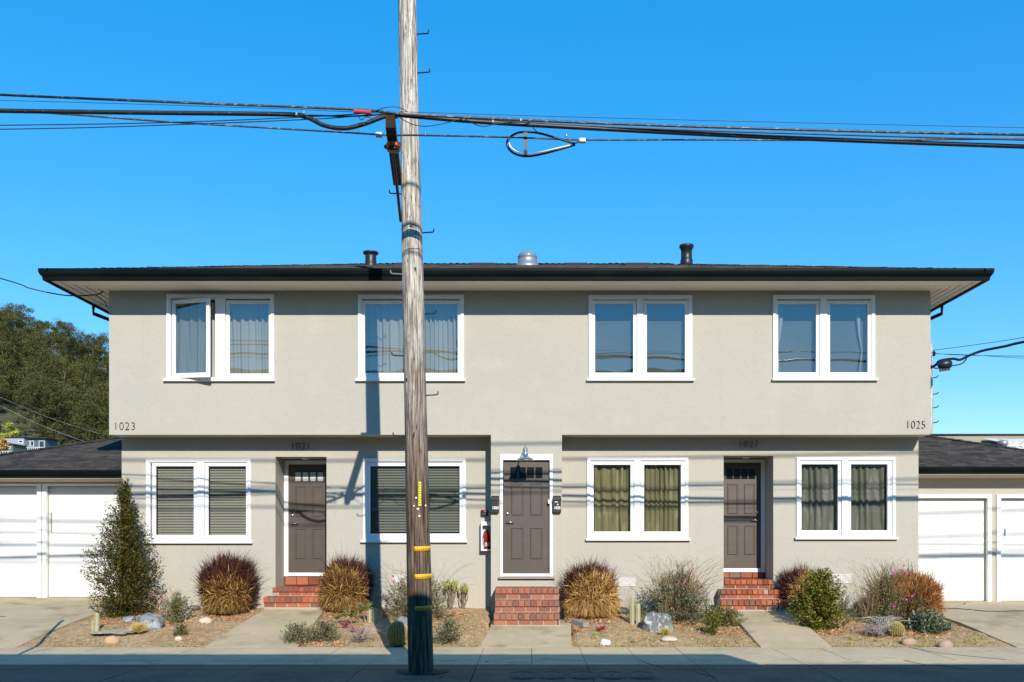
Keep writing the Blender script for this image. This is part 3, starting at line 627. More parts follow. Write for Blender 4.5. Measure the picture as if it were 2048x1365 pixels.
p = on_roof(741.5, 19.7); mb = MB(); mb.lathe([(.145, -.1), (.135, .02), (.12, .05), (.118, .2), (.12, .235), (.165, .25), (.165, .285), (.12, .295), (.02, .30)], p, 20)
obj('roof_vent', mb, M['black_metal'], roof, True)['label'] = 'short dark roof vent with wide flat cap'
p = on_roof(1373, 19.7); mb = MB(); mb.lathe([(.14, -.1), (.13, .12), (.118, .14), (.118, .34), (.135, .35), (.135, .37), (.155, .385), (.155, .43), (.14, .44), (.13, .40), (.02, .40)], p, 20)
obj('roof_vent', mb, M['black_metal'], roof, True)['label'] = 'tall dark double walled roof vent'
p = on_roof(1055, 19.7); mb = MB(); mb.lathe([(.26, -.12), (.235, .02), (.215, .03), (.205, .16), (.21, .165), (.21, .185), (.2, .19)], p, 28)
so_ = obj('tube_skylight', mb, M['galv'], roof, True); mb = MB(); mb.lathe([(.203, .19), (.198, .21), (.18, .25), (.14, .28), (.08, .3), (.01, .305)], p, 28); obj('dome', mb, M['tube_dome'], so_, True)
for (a, b) in ((792, 818), (941, 992), (1127, 1175), (1247, 1297)):
    mb = MB(); y = 19.75; q = [(y - .3, rz(y - .3) - .03), (y + .3, rz(y + .3) - .03), (y + .3, rz(y + .3) + .05), (y - .3, rz(y - .3) + .05)]
    mb.v += [(PX(e, y), u_, v_) for e in (a, b) for (u_, v_) in q]; mb.f += [(0, 1, 2, 3), (7, 6, 5, 4), (0, 4, 5, 1), (1, 5, 6, 2), (2, 6, 7, 3), (3, 7, 4, 0)]
    mb.cbox(PX(a, y) + .02, PX(b, y) - .02, y - .33, y - .28, rz(y - .3) + .0, rz(y - .3) + .062); obj('skylight', mb, M['shingle_base'], roof)
for sx, xx, xw in ((-1, PX(172, 16.2), XL), (1, PX(1906, 16.2), XR)):
    # hangs from the side gutter, returns to the wall
    gxx = SX0 - .03 if sx < 0 else SX1 + .03; yy = 17.55; mb = MB()
    k = MB(); k.tube([(gxx, yy, ZS - .0), (gxx, yy, ZS - .17), (xw + sx * .05, yy + .35, ZS - .42)], .034, 8); obj('downspout', k, M['gutter'], house)
# house numbers
text('house_number', '1023', M['black_text'], house, (PX(249.5, YU), YU - .012, PZ(853.5, YU)), .205, .008, .92, -.006, 1.1)
text('house_number', '1025', M['black_text'], house, (PX(1831, YU), YU - .012, PZ(850.5, YU)), .205, .008, .86, -.006, 1.05)
text('house_number', '1021', M['black_text'], house, (PX(601.5, YL), YL - .012, PZ(894, YL)), .19, .008, .95, -.006, 1.1)
text('house_number', '1027', M['black_text'], house, (PX(1496.5, YL), YL - .012, PZ(890, YL)), .19, .008, .95, -.006, 1.1)
for (a, b, c, d) in ((1237, 1271, 1156, 1173), (1663, 1702, 1149, 1167), (786, 818, 1150, 1166)):
    y = YL; fr = MB(); X0, X1, Z0, Z1 = PX(a, y), PX(b, y), PZ(d, y), PZ(c, y)
    fr.ring(X0, X1, Z0, Z1, .014, y - .012, y + .002); fr.box((X0 + X1) / 2 - .008, (X0 + X1) / 2 + .008, y - .011, y + .002, Z0 + .014, Z1 - .014)
    fv = obj('foundation_vent', fr, M['vent'], house); lv = MB(); n = 8
    for k in range(n): z = lerp(Z0 + .016, Z1 - .02, k / (n - 1)); lv.quad((X0 + .012, y - .009, z), (X1 - .012, y - .009, z), (X1 - .012, y - .002, z + .012), (X0 + .012, y - .002, z + .012))
    obj('louvre', lv, M['vent'], fv)

# ------------------------------------------------------------------ brick steps
def steps(name, label, loc, levels, m='brick', extra=None):
    t = thing(name, label, 'steps', loc); br = MB(); mo = MB(); hl = MB()
    for i, (x0, x1, yf, zt, zb, yb) in enumerate(levels):
        mo.box(x0 + .004, x1 - .004, yf + .006, yb - i * .001, zb - .25, zt - .006)
        nn = max(3, round((x1 - x0) / .1)); w_ = (x1 - x0) / nn; nh = min(.10, (zt - zb) * .52)
        for k in range(nn):
            j = rnd.uniform(-.003, .003); br.cbox(x0 + k * w_ + .005, x0 + (k + 1) * w_ - .005, yf - .03 + j, min(yf + .2, yb - .01), zt - nh, zt + j * .6, .006)
        if yb - yf > .24:
            for k in range(nn): br.cbox(x0 + k * w_ + .005, x0 + (k + 1) * w_ - .005, yf + .21, yb - .01, zt - .03, zt + rnd.uniform(-.002, .002), .004)
        x = x0 + .008 - (.1 if i % 2 else 0)
        while x < x1 - .01:
            xa, xb = max(x0 + .008, x), min(x1 - .008, x + .205)
            if xb - xa > .03: br.cbox(xa, xb - .01, yf + rnd.uniform(-.001, .003), yf + .09, zb + .006, zt - nh - .01, .004)
            x += .21
        for s in (0, 1):
            xs = x0 if s == 0 else x1 - .1
            if yb - yf > .2: br.box(xs - .001 if s == 0 else xs + .02, xs + .08 if s == 0 else x1 + .001, yf + .1, yb - .02, zb + .006, zt - nh - .01)
    obj('mortar', mo, M['mortar'], t); obj('bricks', br, M[m], t)
    if extra: extra(t)
    return t
steps('brick_steps', 'worn dark red brick steps under the centre door', (0, 16, .2),
      [(-.613, .504, 15.5, .38, .19, 15.84), (-.60, .505, 15.8, .58, .385, 16.14), (-.61, .507, 16.1, .78, .585, YU - .003)], 'brick_old')
steps('brick_steps', 'red brick steps below the recessed door numbered 1021', (-4.2, 16.9, .35),
      [(-4.815, -3.70, 16.68, .58, .39, 16.97), (-4.72, -3.75, 16.93, .737, .586, 16.99)],
      extra=lambda t: (obj('mortar', MB().box(RL[0] + .004, RL[1] - .004, 16.985, 17.58, .2, .725), M['mortar'], t),
                       obj('landing', (lambda b: [b.cbox(RL[0] + .006 + k * .0935, RL[0] + .09 + k * .0935, 17.0, 17.56, .70, .738, .003) for k in range(10)] and [b.cbox(RL[0] + .03 + k * .22, RL[0] + .24 + k * .22, 17.565, 17.60, .75, .90, .004) for k in range(4)] and b)(MB()), M['brick'], t)))
steps('brick_steps', 'bright red brick steps below the recessed door numbered 1027', (4.0, 16.8, .35),
      [(3.40, 4.62, 16.45, .538, .365, 16.78), (3.45, 4.61, 16.74, .706, .545, 17.0), (RR[0] + .004, RR[1] - .004, 16.985, .872, .71, 17.56)],
      extra=lambda t: obj('landing', (lambda b: [b.cbox(RR[0] + .01 + k * .22, RR[0] + .22 + k * .22, 17.565, 17.60, .885, .978, .004) for k in range(4)] and b)(MB()), M['brick'], t))

# ------------------------------------------------------------------ things on the house front
def mailbox(pxa, pxb, pya, pyb, num, label):
    X0, X1, Z0, Z1 = PX(pxa, YU), PX(pxb, YU), PZ(pyb, YU), PZ(pya, YU); t = thing('mailbox', label, 'mailbox', ((X0 + X1) / 2, YU, Z0)); b = MB(); yf = YU - .09
    pr = [(YU - .002, Z0), (yf + .0, Z0), (yf, Z0 + .19), (yf + .03, Z0 + .26), (YU - .002, Z1)]
    n = len(pr)
    for x in (X0, X1): b.v += [(x, q[0], q[1]) for q in pr]
    b.f += [tuple(range(n))[::-1], tuple(range(n, 2 * n))] + [(k, (k + 1) % n, n + (k + 1) % n, n + k) for k in range(n)]
    obj('box', b, M['black_metal'], t); l = MB(); l.box(X0 - .006, X1 + .006, yf - .012, yf - .002, Z0 + .205, Z0 + .235); obj('lid_lip', l, M['black_metal'], t)
    text('lettering', num, M['white_text'], t, ((X0 + X1) / 2 + .005, yf - .006, Z0 + .075), .066, .002, .9, .002)
    if num == '1025':
        s = MB(); s.box(X0 + .035, X0 + .085, yf - .004, yf - .001, Z0 + .175, Z0 + .19); s.box(X0 + .075, X0 + .10, yf - .004, yf - .001, Z0 + .125, Z0 + .14); s.box(X0 + .082, X0 + .092, yf - .004, yf - .001, Z0 + .14, Z0 + .153); obj('sticker', s, M['white_text'], t)
mailbox(983, 998.3, 992, 1025, '1023', 'small black wall mailbox lettered 1023 left of the centre door')
mailbox(1105.5, 1122, 992, 1025, '1025', 'small black wall mailbox lettered 1025 right of the centre door')
for px_, lab in ((1003.5, 'tiny white doorbell on the left trim of the centre door'), (1098.5, 'tiny white doorbell on the right trim of the centre door')):
    x = PX(px_, YU); b = MB(); b.cbox(x - .022, x + .022, YU - .045, YU - .0205, PZ(1008, YU), PZ(1000, YU)); t = thing('doorbell', lab, 'doorbell', (x, YU - .02, PZ(1008, YU))); obj('body', b, M['label'], t)
    c = MB(); c.lathe([(.008, 0), (.007, .004)], (x, YU - .045, PZ(1004, YU)), 12, 'y'); obj('button', c, M['black_metal'], t)
# barn lamp
lx, ly, lz = PX(1050.5, 16.08), 16.08, PZ(922, 16.08)
t = thing('wall_lamp', 'silver gooseneck barn lamp hanging above the centre door', 'lamp', (lx, YU, 3.3))
mb = MB(); mb.lathe([(.158, 0), (.156, .012), (.135, .035), (.10, .055), (.066, .07), (.054, .09), (.047, .13), (.036, .155), (.035, .16), (.03, .155), (.04, .128), (.046, .09), (.06, .068), (.095, .052), (.13, .032), (.15, .008)], (lx, ly, lz), 32); obj('lamp_shade', mb, M['metal'], t, True)
mb = MB(); mb.lathe([(.034, .158), (.036, .175), (.036, .20), (.024, .22), (.012, .226)], (lx, ly, lz), 20); obj('socket_cap', mb, M['galv'], t, True)
mb = MB(); mb.tube([(lx, ly, lz + .22), (lx, ly + .03, lz + .262), (lx, ly + .12, lz + .285), (lx, ly + .28, lz + .27), (lx, YU, lz + .24)], .0095, 8); mb.lathe([(.045, 0), (.045, .008), (.02, .014)], (lx, YU, lz + .24), 16, 'y'); obj('arm', mb, M['galv'], t, True)
# extinguisher cabinet and the alarm above it
X0, X1 = PX(962, 16.85), PX(991, 16.85); Z0, Z1 = PZ(1102, 16.85), PZ(1044, 16.85)
t = thing('extinguisher_cabinet', 'white wall cabinet holding a red fire extinguisher beside the bay', 'cabinet', ((X0 + X1) / 2, 17, Z0))
mb = MB(); mb.box(X0, X0 + .015, 16.85, 16.998, Z0, Z1); mb.box(X1 - .015, X1, 16.85, 16.998, Z0, Z1); mb.box(X0 + .015, X1 - .015, 16.85, 16.998, Z1 - .015, Z1); mb.box(X0 + .015, X1 - .015, 16.85, 16.998, Z0, Z0 + .015); mb.box(X0 + .015, X1 - .015, 16.98, 16.997, Z0 + .015, Z1 - .015)
mb.ring(X0 - .002, X1 + .002, Z0 - .002, Z1 + .002, .028, 16.842, 16.852, tt=.07); obj('case', mb, M['white'], t)
mb = MB(); mb.quad((X0 + .02, 16.856, Z0 + .02), (X1 - .02, 16.856, Z0 + .02), (X1 - .02, 16.856, Z1 - .06), (X0 + .02, 16.856, Z1 - .06)); obj('glass', mb, M['glass_low'], t)
ex = thing('fire_extinguisher', 'red fire extinguisher inside the white wall cabinet', 'fire extinguisher', (X0 + .11, 16.92, Z0 + .016))
cx_ = X0 + .11; mb = MB(); mb.lathe([(.045, 0), (.05, .01), (.05, .26), (.042, .30), (.02, .325), (.018, .34)], (cx_, 16.92, Z0 + .016), 20); obj('cylinder', mb, M['red_ext'], ex, True)
mb = MB(); mb.tube([(cx_ - .015, 16.92, Z0 + .36), (cx_ - .05, 16.9, Z0 + .35), (cx_ - .062, 16.885, Z0 + .27), (cx_ - .05, 16.875, Z0 + .16)], .008, 8); mb.box(cx_ - .03, cx_ + .03, 16.905, 16.935, Z0 + .355, Z0 + .38); obj('hose', mb, M['black_metal'], ex)
mb = MB(); mb.lathe([(.0506, .05), (.0506, .12)], (cx_, 16.92, Z0 + .03), 20); mb.f = mb.f[:-2]; obj('paper_label', mb, M['label'], ex)
X0, X1 = PX(962, 16.93), PX(975.5, 16.93); Z0, Z1 = PZ(1032, 16.93), PZ(1020, 16.93)
t = thing('alarm_box', 'small black box with red top on the wall above the extinguisher cabinet', 'alarm', ((X0 + X1) / 2, 17, Z0))
obj('body', MB().cbox(X0, X1, 16.93, 16.998, Z0, Z1, .012), M['black_metal'], t); obj('top_label', MB().box(X0 + .05, X1 - .01, 16.926, 16.929, Z1 - .035, Z1 - .012), M['red'], t); obj('latch', MB().box(X0 + .035, X1 - .03, 16.922, 16.929, Z0 + .028, Z0 + .042), M['metal'], t)

# ------------------------------------------------------------------ garages
def garage(label, loc, xa, xb, zeT, zeB, doors, dz0, dz1, hipx, side, ztrim, zw):
    g = thing('garage', label, 'garage', loc); Y = 19.0; wl_ = MB()
    wall(wl_, xa, xb, .0, zw, Y, [(a, b, .0, dz1) for a, b in doors], .12)
    ex = xa if side < 0 else xb
    wl_.quad((ex, Y, 0), (ex, 26, 0), (ex, 26, zw), (ex, Y, zw)); wl_.quad((xa, 26, 0), (xb, 26, 0), (xb, 26, zw), (xa, 26, zw))
    obj('wall', wl_, M['stucco_low'], g)
    tr = MB()
    for a, b in doors:
        tr.cbox(a - .085, a + .002, Y - .03, Y + .06, dz0 - .03, dz1 + ztrim); tr.cbox(b - .002, b + .085, Y - .03, Y + .06, dz0 - .03, dz1 + ztrim); tr.cbox(a + .003, b - .003, Y - .028, Y + .06, dz1, dz1 + ztrim - .002)
    obj('door_trim', tr, M['white'], g)
    for a, b in doors:
        d = MB(); n = 4; h = (dz1 - dz0 - .01) / n
        for k in range(n): d.cbox(a + .004, b - .004, Y + .08, Y + .12, dz0 + .004 + k * h + .002, dz0 + .004 + (k + 1) * h - .002, .004)
        d.box(a + .004, b - .004, Y + .1, Y + .125, dz0, dz1)
        do = obj('garage_door', d, M['door_white'], g, loc=((a + b) / 2, Y, dz0))
        hx = a + .05 if side < 0 else a + .12
        obj('handle', MB().box(hx, hx + .02, Y + .05, Y + .079, dz0 + 1.35, dz0 + 1.75 if side < 0 else dz0 + 1.5), M['metal'], do)
    ye = 18.55; hx = hipx; house_x = xb if side < 0 else xa
    x_in = XL + .02 if side < 0 else XR - .02
    so__ = MB(); so__.box(min(hx, x_in), max(hx, x_in), ye + .02, Y - .002, zeB - .005, zeB + .01); obj('soffit', so__, M['soffit'], g)
    so__ = MB(); so__.box(min(hx, x_in), max(hx, x_in), Y - .035, Y - .004, zeB - .06, zeB - .006); obj('frieze_board', so__, M['soffit'], g)
    gt = MB(); pr = [(q[0] * .9, q[1] * (zeT - zeB) / .19) for q in prof]; n = len(pr)
    for x in (min(hx, x_in), max(hx, x_in)): gt.v += [(x, ye - q[0], zeB + .01 + q[1]) for q in pr]
    gt.f += [(k, (k + 1) % n, n + (k + 1) % n, n + k) for k in range(n)] + [tuple(range(n)), tuple(range(n, 2 * n))[::-1]]
    obj('gutter', gt, M['gutter'], g)
    hd = 3.9; sl = .31; zt = zeT - .02; r = MB()
    if side < 0: pts = [(hx, ye, zt), (x_in, ye, zt), (x_in, ye + hd, zt + sl * hd), (hx + hd, ye + hd, zt + sl * hd), (hx, ye + 2 * hd, zt), (x_in, ye + 2 * hd, zt)]
    else: pts = [(hx, ye, zt), (x_in, ye, zt), (x_in, ye + hd, zt + sl * hd), (hx - hd, ye + hd, zt + sl * hd), (hx, ye + 2 * hd, zt), (x_in, ye + 2 * hd, zt)]
    r.v += [(p[0], p[1], p[2] - .003) for p in pts]; r.f += [(0, 1, 2, 3), (0, 3, 4), (3, 2, 5, 4)]
    ro = obj('roof', r, M['shingle_base'], g)
    xr = (lambda t: (hx + t, x_in)) if side < 0 else (lambda t: (x_in, hx - t))
    obj('shingles', shingles(ye, zt, sl, int(hd * 1.047 / .14), xr, .14), M['shingle'], ro)
    c = MB(); caps(c, (pts[0][0], pts[0][1], pts[0][2] + .012), (pts[3][0], pts[3][1], pts[3][2] + .012), .26, .2)
    a, b = pts[3], pts[2]
    caps(c, (a[0], a[1], a[2] + .012), (b[0], b[1], b[2] + .012), .26, .2); obj('ridge_caps', c, M['shingle'], ro)
    return g
garage('single storey garage wing with white doors and dark roof left of the house', (-10.2, 19, .4), -12.7, XL + .03, 3.0, 2.845, [(-12.53, -10.135), (-9.945, -7.70)], .41, 2.70, -12.85, -1, .05, 2.835)
garage('single storey garage wing with white doors and dark roof right of the house', (9.7, 19, .33), XR - .03, 12.15, 3.07, 2.925, [(7.25, 9.41), (9.68, 12.0)], .33, 2.45, 12.35, 1, .08, 2.915)

# ------------------------------------------------------------------ buildings across the street (they shade the sidewalk)
b = thing('house_across', 'tall flat roofed house across the street whose shadow covers the near pavement', 'house', (-6, -5, 0))
mb = MB(); mb.box(-30, 6.6, -9, -1.2, 0, 7.80); obj('wall', mb, M['tan_wall'], b)
for i in range(8):
    for zz in (1.1, 4.4):
        x = -28 + i * 4.3; f_ = MB(); f_.ring(x, x + 1.6, zz, zz + 1.5, .08, -1.2, -1.17); wo = obj('window', f_, M['white'], b); obj('pane', MB().box(x + .08, x + 1.52, -1.199, -1.19, zz + .08, zz + 1.42), M['pane'], wo)
b = thing('house_across', 'slightly lower flat roofed house across the street further right', 'house', (14, -5, 0))
mb = MB(); mb.box(6.65, 34, -9, -1.2, 0, 7.27); obj('wall', mb, M['tan_wall'], b)
for i in range(6):
    for zz in (1.1, 4.2):
        x = 8 + i * 4.3; f_ = MB(); f_.ring(x, x + 1.6, zz, zz + 1.5, .08, -1.2, -1.17); wo = obj('window', f_, M['white'], b); obj('pane', MB().box(x + .08, x + 1.52, -1.199, -1.19, zz + .08, zz + 1.42), M['pane'], wo)

# ------------------------------------------------------------------ utility pole
pp = thing('utility_pole', 'tall weathered wooden utility pole standing at the kerb in front of the house', 'utility pole', (PX(842, 11.54), 11.54, 0))
DP = 11.54
def pole_c(z):
    return Vector((PX(842, DP) - .0213 * z, DP + .004 * z, z))
def pole_r(z): return .156 - .0052 * z
v = []; f = []; NS, NZ = 40, 150
for j in range(NZ + 1):
    z = -.1 + j / NZ * 11.3; c = pole_c(z); r = pole_r(z)
    for k in range(NS):
        t = 2 * math.pi * k / NS; q = mnoise.noise(Vector((math.cos(t) * 5, math.sin(t) * 5, z * .5))) * .008 + mnoise.noise(Vector((math.cos(t) * 14, math.sin(t) * 14, z * 1.2))) * .005
        v.append((c.x + (r + q) * math.cos(t), c.y + (r + q) * math.sin(t), z))
for j in range(NZ):
    for k in range(NS): f.append((j * NS + k, j * NS + (k + 1) % NS, (j + 1) * NS + (k + 1) % NS, (j + 1) * NS + k))
me_b = MB(); me_b.v = v; me_b.f = f + [tuple(NZ * NS + k for k in range(NS))]
obj('shaft', me_b, M['wood'], pp, True)
for (py, sd_) in ((65, 1), (143, 1), (386, -1), (464, 1), (547, -1), (627, 1), (711, -1), (790, 1), (872, -1)):
    z = PZ(py, DP); c = pole_c(z); r = pole_r(z); mb = MB()
    mb.tube([(c.x + sd_ * (r - .03), c.y, z - .008), (c.x + sd_ * (r + .13), c.y - .0, z + .002), (c.x + sd_ * (r + .145), c.y, z + .008), (c.x + sd_ * (r + .147), c.y, z + .045)], .0085, 6); obj('pole_step', mb, M['black_metal'] if py != 547 else M['galv'], pp)
arm = MB(); ax = -1.49; za = 6.16
arm.v += [(x + dx, y, z) for (x, y) in ((-1.50, 9.9), (-1.66, 11.55)) for (dx, z) in ((-.05, za - .07), (.05, za - .07), (.05, za + .07), (-.05, za + .07))]; arm.f += [(0, 1, 2, 3), (7, 6, 5, 4), (0, 4, 5, 1), (1, 5, 6, 2), (2, 6, 7, 3), (3, 7, 4, 0)]; ao = obj('bracket_arm', arm, M['arm_wood'], pp)
br = MB(); br.tube([(ax - .04, 10.25, za - .08), (-1.60, 11.42, 5.60)], .018, 6); br.box(ax - .06, ax + .06, 9.93, 9.99, za + .066, za + .08); obj('brace', br, M['black_metal'], ao)
ins = MB(); q = P(790, 291, 10.35); ins.lathe([(.03, -.025), (.078, -.022), (.082, .02), (.07, .03), (.02, .034)], (-1.52, 10.28, 6.055), 18); obj('insulator', ins, M['orange'], ao, True)
ins = MB(); ins.lathe([(.04, -.06), (.07, -.055), (.07, -.030), (.03, -.028)], (-1.52, 10.28, 6.05), 18); ins.tube([(ax - .02, 10.4, za - .09), (ax - .10, 10.3, za - .12), (ax - .13, 10.3, za - .10)], .022, 8); obj('clamp', ins, M['black_metal'], ao, True)
def band(py, h, m, x0f=-.55, tilt=0.0):
    z = PZ(py, DP); c = pole_c(z); r = pole_r(z) + .007; n = 14; vv_, ff_ = [], []
    for k in range(n + 1):
        a = lerp(x0f, 1.45, k / n); s = math.sin(a); q = math.cos(a)
        for (rr, zz) in ((r, z - h / 2), (r, z + h / 2)): vv_.append((c.x + rr * s, c.y - rr * q, zz + tilt * k / n))
    for k in range(n): ff_.append((2 * k, 2 * k + 2, 2 * k + 3, 2 * k + 1))
    mb = MB(); mb.v, mb.f = vv_, ff_; o = obj('tag_band', mb, m, pp, True)
    so = o.modifiers.new('thick', 'SOLIDIFY'); so.thickness = .0012; so.offset = 1; return o
lets = ['KEEPIN', 'KLPNVE', 'KLPIN']
for i, py in enumerate((1098, 1153, 1216)):
    bo = band(py, .062, M['yellow'], -.24, .006); z = PZ(py, DP); c = pole_c(z); r = pole_r(z) + .009
    for k in range(9):                      # worn marks that cannot be read
        a = lerp(-.12, 1.15, k / 8); mk = MB(); x = c.x + r * math.sin(a); y = c.y - r * math.cos(a) - .002; h_ = rnd.uniform(.010, .019); dx = rnd.uniform(-.006, .006)
        mk.tube([(x, y, z - h_), (x + dx, y, z + h_)], .0016, 5); mk.tube([(x, y, z - h_ * .2), (x + .008, y, z + h_ * .4 * rnd.choice((-1, 1)))], .0014, 5); obj('faded_mark', mk, M['arm_wood'], bo)
zc = PZ(989, DP); c = pole_c(zc); yt = c.y - pole_r(zc) - .008; xt = PX(842.5, DP)
tg = obj('number_tag', MB().box(xt - .017, xt + .017, yt - .003, yt, PZ(1013, DP), PZ(965, DP)), M['yellow_tag'], pp)
mk = MB()
for k in range(9): z = lerp(PZ(1008, DP), PZ(970, DP), k / 8); mk.box(xt - .010, xt + .010, yt - .005, yt - .0032, z - .003, z + .003); mk.box(xt - .010 if k % 2 else xt + .006, xt - .006 if k % 2 else xt + .010, yt - .0052, yt - .0033, z - .009, z + .009)
obj('faded_mark', mk, M['arm_wood'], tg)
for (a, b_, s_) in ((838.5, 1019, .014), (831, 1013, .010), (853, 1012, .011), (841.5, 1033, .014), (835, 997, .012)):
    z = PZ(b_, DP); x = PX(a, DP) ; dx = x - pole_c(z).x; y = pole_c(z).y - math.sqrt(max(0, pole_r(z) ** 2 - dx * dx)) - .006; mb = MB(); mb.lathe([(s_, 0), (s_, .006), (s_ * .4, .009)], (x, y, z), 12, 'y'); obj('pole_tag', mb, M['label'], pp)

# ------------------------------------------------------------------ cables on the bracket arm
def cable(label, pts, r, m='cable', n=8, name='cable', sub=10, parent=None):
    """pts: (px, py, D); smooth through them in 3-D"""
    q = [P(*p) for p in pts]; out = []
    for i in range(len(q) - 1):
        a = q[max(i - 1, 0)]; b = q[i]; c = q[i + 1]; d = q[min(i + 2, len(q) - 1)]
        for k in range(sub):
            t = k / sub; out.append(.5 * ((2 * b) + (c - a) * t + (2 * a - 5 * b + 4 * c - d) * t * t + (3 * b - a - 3 * c + d) * t ** 3))
    out.append(q[-1]); mb = MB(); mb.tube(out, r, n)
    if parent: return obj(name, mb, M[m], parent, True)
    return tag(obj(name, mb, M[m], None, True, loc=q[len(q) // 2]), label, 'cable', 'overhead cables running along the street')
cable('grey top cable that runs left to right across the whole sky', [(-1500, 150, 9.7), (-600, 163, 9.75), (0, 190, 9.9), (350, 205, 9.92), (700, 219, 9.92), (790, 227, 9.9), (838, 231, 9.93), (1200, 247, 9.95), (1500, 257, 9.97), (1800, 265, 10), (2148, 272, 10.05), (2800, 285, 10.15), (3900, 300, 10.3)], .014, 'cable_grey')
cable('thick black main cable dipping in a hump beside the pole', [(-1500, 205, 9.6), (-600, 212, 9.75), (0, 222, 9.9), (300, 226, 9.95), (560, 229, 10.0), (610, 234, 10.0), (650, 252, 9.96), (690, 257, 9.94), (730, 248, 9.94), (780, 231, 9.95), (838, 234, 9.98), (960, 244, 10.05), (1200, 258, 10.12), (1500, 273, 10.17), (1800, 285, 10.2), (2148, 297, 10.25), (2800, 318, 10.4), (3900, 352, 10.6)], .025)
cable('black strap cable bundled straight along the hump to the arm', [(0, 225, 9.97), (300, 229, 10.0), (600, 231, 10.02), (700, 233, 10.0), (780, 228, 9.99)], .009)
cable('grey lowest cable passing in front of the pole and carrying the loop', [(-1500, 175, 10.1), (-600, 196, 10.2), (0, 221, 10.28), (350, 245, 10.3), (700, 266, 10.3), (775, 271, 10.29), (838, 271, 10.3), (1020, 275, 10.32), (1160, 280, 10.34), (1400, 280, 10.36), (1700, 281, 10.38), (2148, 278, 10.4), (2800, 285, 10.45), (3900, 300, 10.5)], .0105, 'cable_grey')
cable('upper of two thin black wires rising to the red sleeve', [(-900, 258, 10), (0, 251, 10), (350, 245, 10), (640, 233, 10), (740, 226, 9.96)], .0055, 'thin', 6)
cable('lower of two thin black wires rising to the red sleeve', [(-900, 268, 10.02), (0, 259, 10.02), (350, 250, 10.02), (640, 238, 10.02), (745, 229, 9.98)], .0055, 'thin', 6)
cable('hair thin wire just under the grey top cable on the left', [(-900, 180, 10.1), (0, 201, 10.1), (500, 216, 10.1), (700, 224, 10.08), (790, 228, 10.0)], .003, 'thin', 6)
cable('hair thin wire above the others right of the pole', [(800, 224, 10.0), (1200, 236, 10.1), (1600, 246, 10.15), (2148, 258, 10.2), (3000, 275, 10.3)], .003, 'thin', 6)
cable('second black cable lashed under the grey one right of the pole', [(838, 234, 10.02), (1000, 243, 10.07), (1250, 256, 10.1), (1600, 268, 10.12), (2148, 283, 10.16), (3000, 303, 10.25)], .009)
cable('slack drop wire looping under the cables beside the pole', [(800, 236, 9.95), (822, 248, 9.9), (850, 253, 9.88), (885, 248, 9.9), (925, 238, 10.0)], .005, 'thin', 6)
cable('second slack drop wire looping further right of the pole', [(930, 238, 10.0), (950, 249, 9.95), (970, 253, 9.93), (1000, 247, 9.96), (1060, 245, 10.05)], .005, 'thin', 6)
cable('small looped jumper wire at the red sleeve', [(715, 228, 9.9), (722, 240, 9.85), (733, 234, 9.85), (745, 240, 9.86), (735, 250, 9.9), (722, 248, 9.9)], .005, 'thin', 6)
cable('short drop wire slanting down to the teardrop loop', [(1056, 248, 10.08), (1066, 256, 10.05), (1076, 266, 10.02)], .005, 'thin', 6)
cable('arched jumper wire over the arm at the pole', [(745, 225, 9.9), (765, 217, 9.88), (785, 214, 9.88), (800, 216, 9.9), (815, 224, 9.93)], .004, 'thin', 6)
sl = obj('cable_sleeve', MB().tube([P(708, 223, 9.88), P(726, 224, 9.88), P(742, 225.5, 9.88)], .022, 10), M['red'], loc=P(725, 224, 9.88)); tag(sl, 'red plastic splice sleeve on the cable left of the pole', 'sleeve')
for (a, b_, lab) in ((758, 271, 'white cable tag box left of the pole'), (1165, 282.5, 'white cable tag box right of the teardrop loop')):
    q = P(a, b_, 10.2); tag(obj('cable_tag', MB().cbox(q.x - .034, q.x + .034, q.y - .03, q.y + .01, q.z - .026, q.z + .026, .008), M['label'], loc=q), lab, 'cable tag')
for (a, b_) in ((593, 229), (608, 226), (851, 269), (986, 244), (1042, 241), (1133, 272), (716, 264)):
    q = P(a, b_ - 1, 9.93 if b_ < 260 else 10.26); mb = MB(); mb.lathe([(.004, -.022), (.013, -.016), (.013, .010), (.005, .015)], q, 10); tag(obj('cable_clamp', mb, M['galv'], loc=q), {593: 'leftmost small metal clamp where the main cable hump begins', 608: 'small metal clamp just right of the leftmost one', 851: 'small metal clamp on the lowest cable right beside the pole', 986: 'small metal clamp on the main cable before the teardrop loop', 1042: 'small metal clamp above the teardrop loop', 1133: 'small metal clamp above the pointed end of the teardrop loop', 716: 'small metal clamp on the lowest cable left of the pole'}[a], 'clamp', 'clamps on the overhead cables')
lp = thing('cable_loop', 'black teardrop cable storage loop hanging from the lowest cable', 'cable loop', P(1100, 282, 10.2))
cable('', [(1150, 288, 10.2), (1120, 279, 10.2), (1085, 268.5, 10.2), (1060, 264.5, 10.2), (1036, 266, 10.2), (1019, 276, 10.2), (1014, 288, 10.2), (1020, 301, 10.2), (1035, 310, 10.2), (1055, 313, 10.2), (1080, 309.5, 10.2), (1120, 299, 10.2), (1150, 290, 10.2)], .013, 'black_metal', 8, 'outer_ring', 8, lp)
cable('', [(1140, 291, 10.16), (1110, 298, 10.16), (1080, 305, 10.16), (1055, 309, 10.16), (1036, 305, 10.16), (1022, 295, 10.16), (1018, 286, 10.16)], .008, 'label', 8, 'inner_strip', 8, lp)
a, b_ = P(1051, 266, 10.17), P(1051, 311, 10.17); obj('spreader_bar', MB().box(a.x - .02, a.x + .02, 10.14, 10.17, b_.z, a.z), M['black_metal'], lp)
cable('', [(1146, 289, 10.2), (1158, 284, 10.22), (1172, 281, 10.3)], .009, 'black_metal', 8, 'tail', 6, lp)
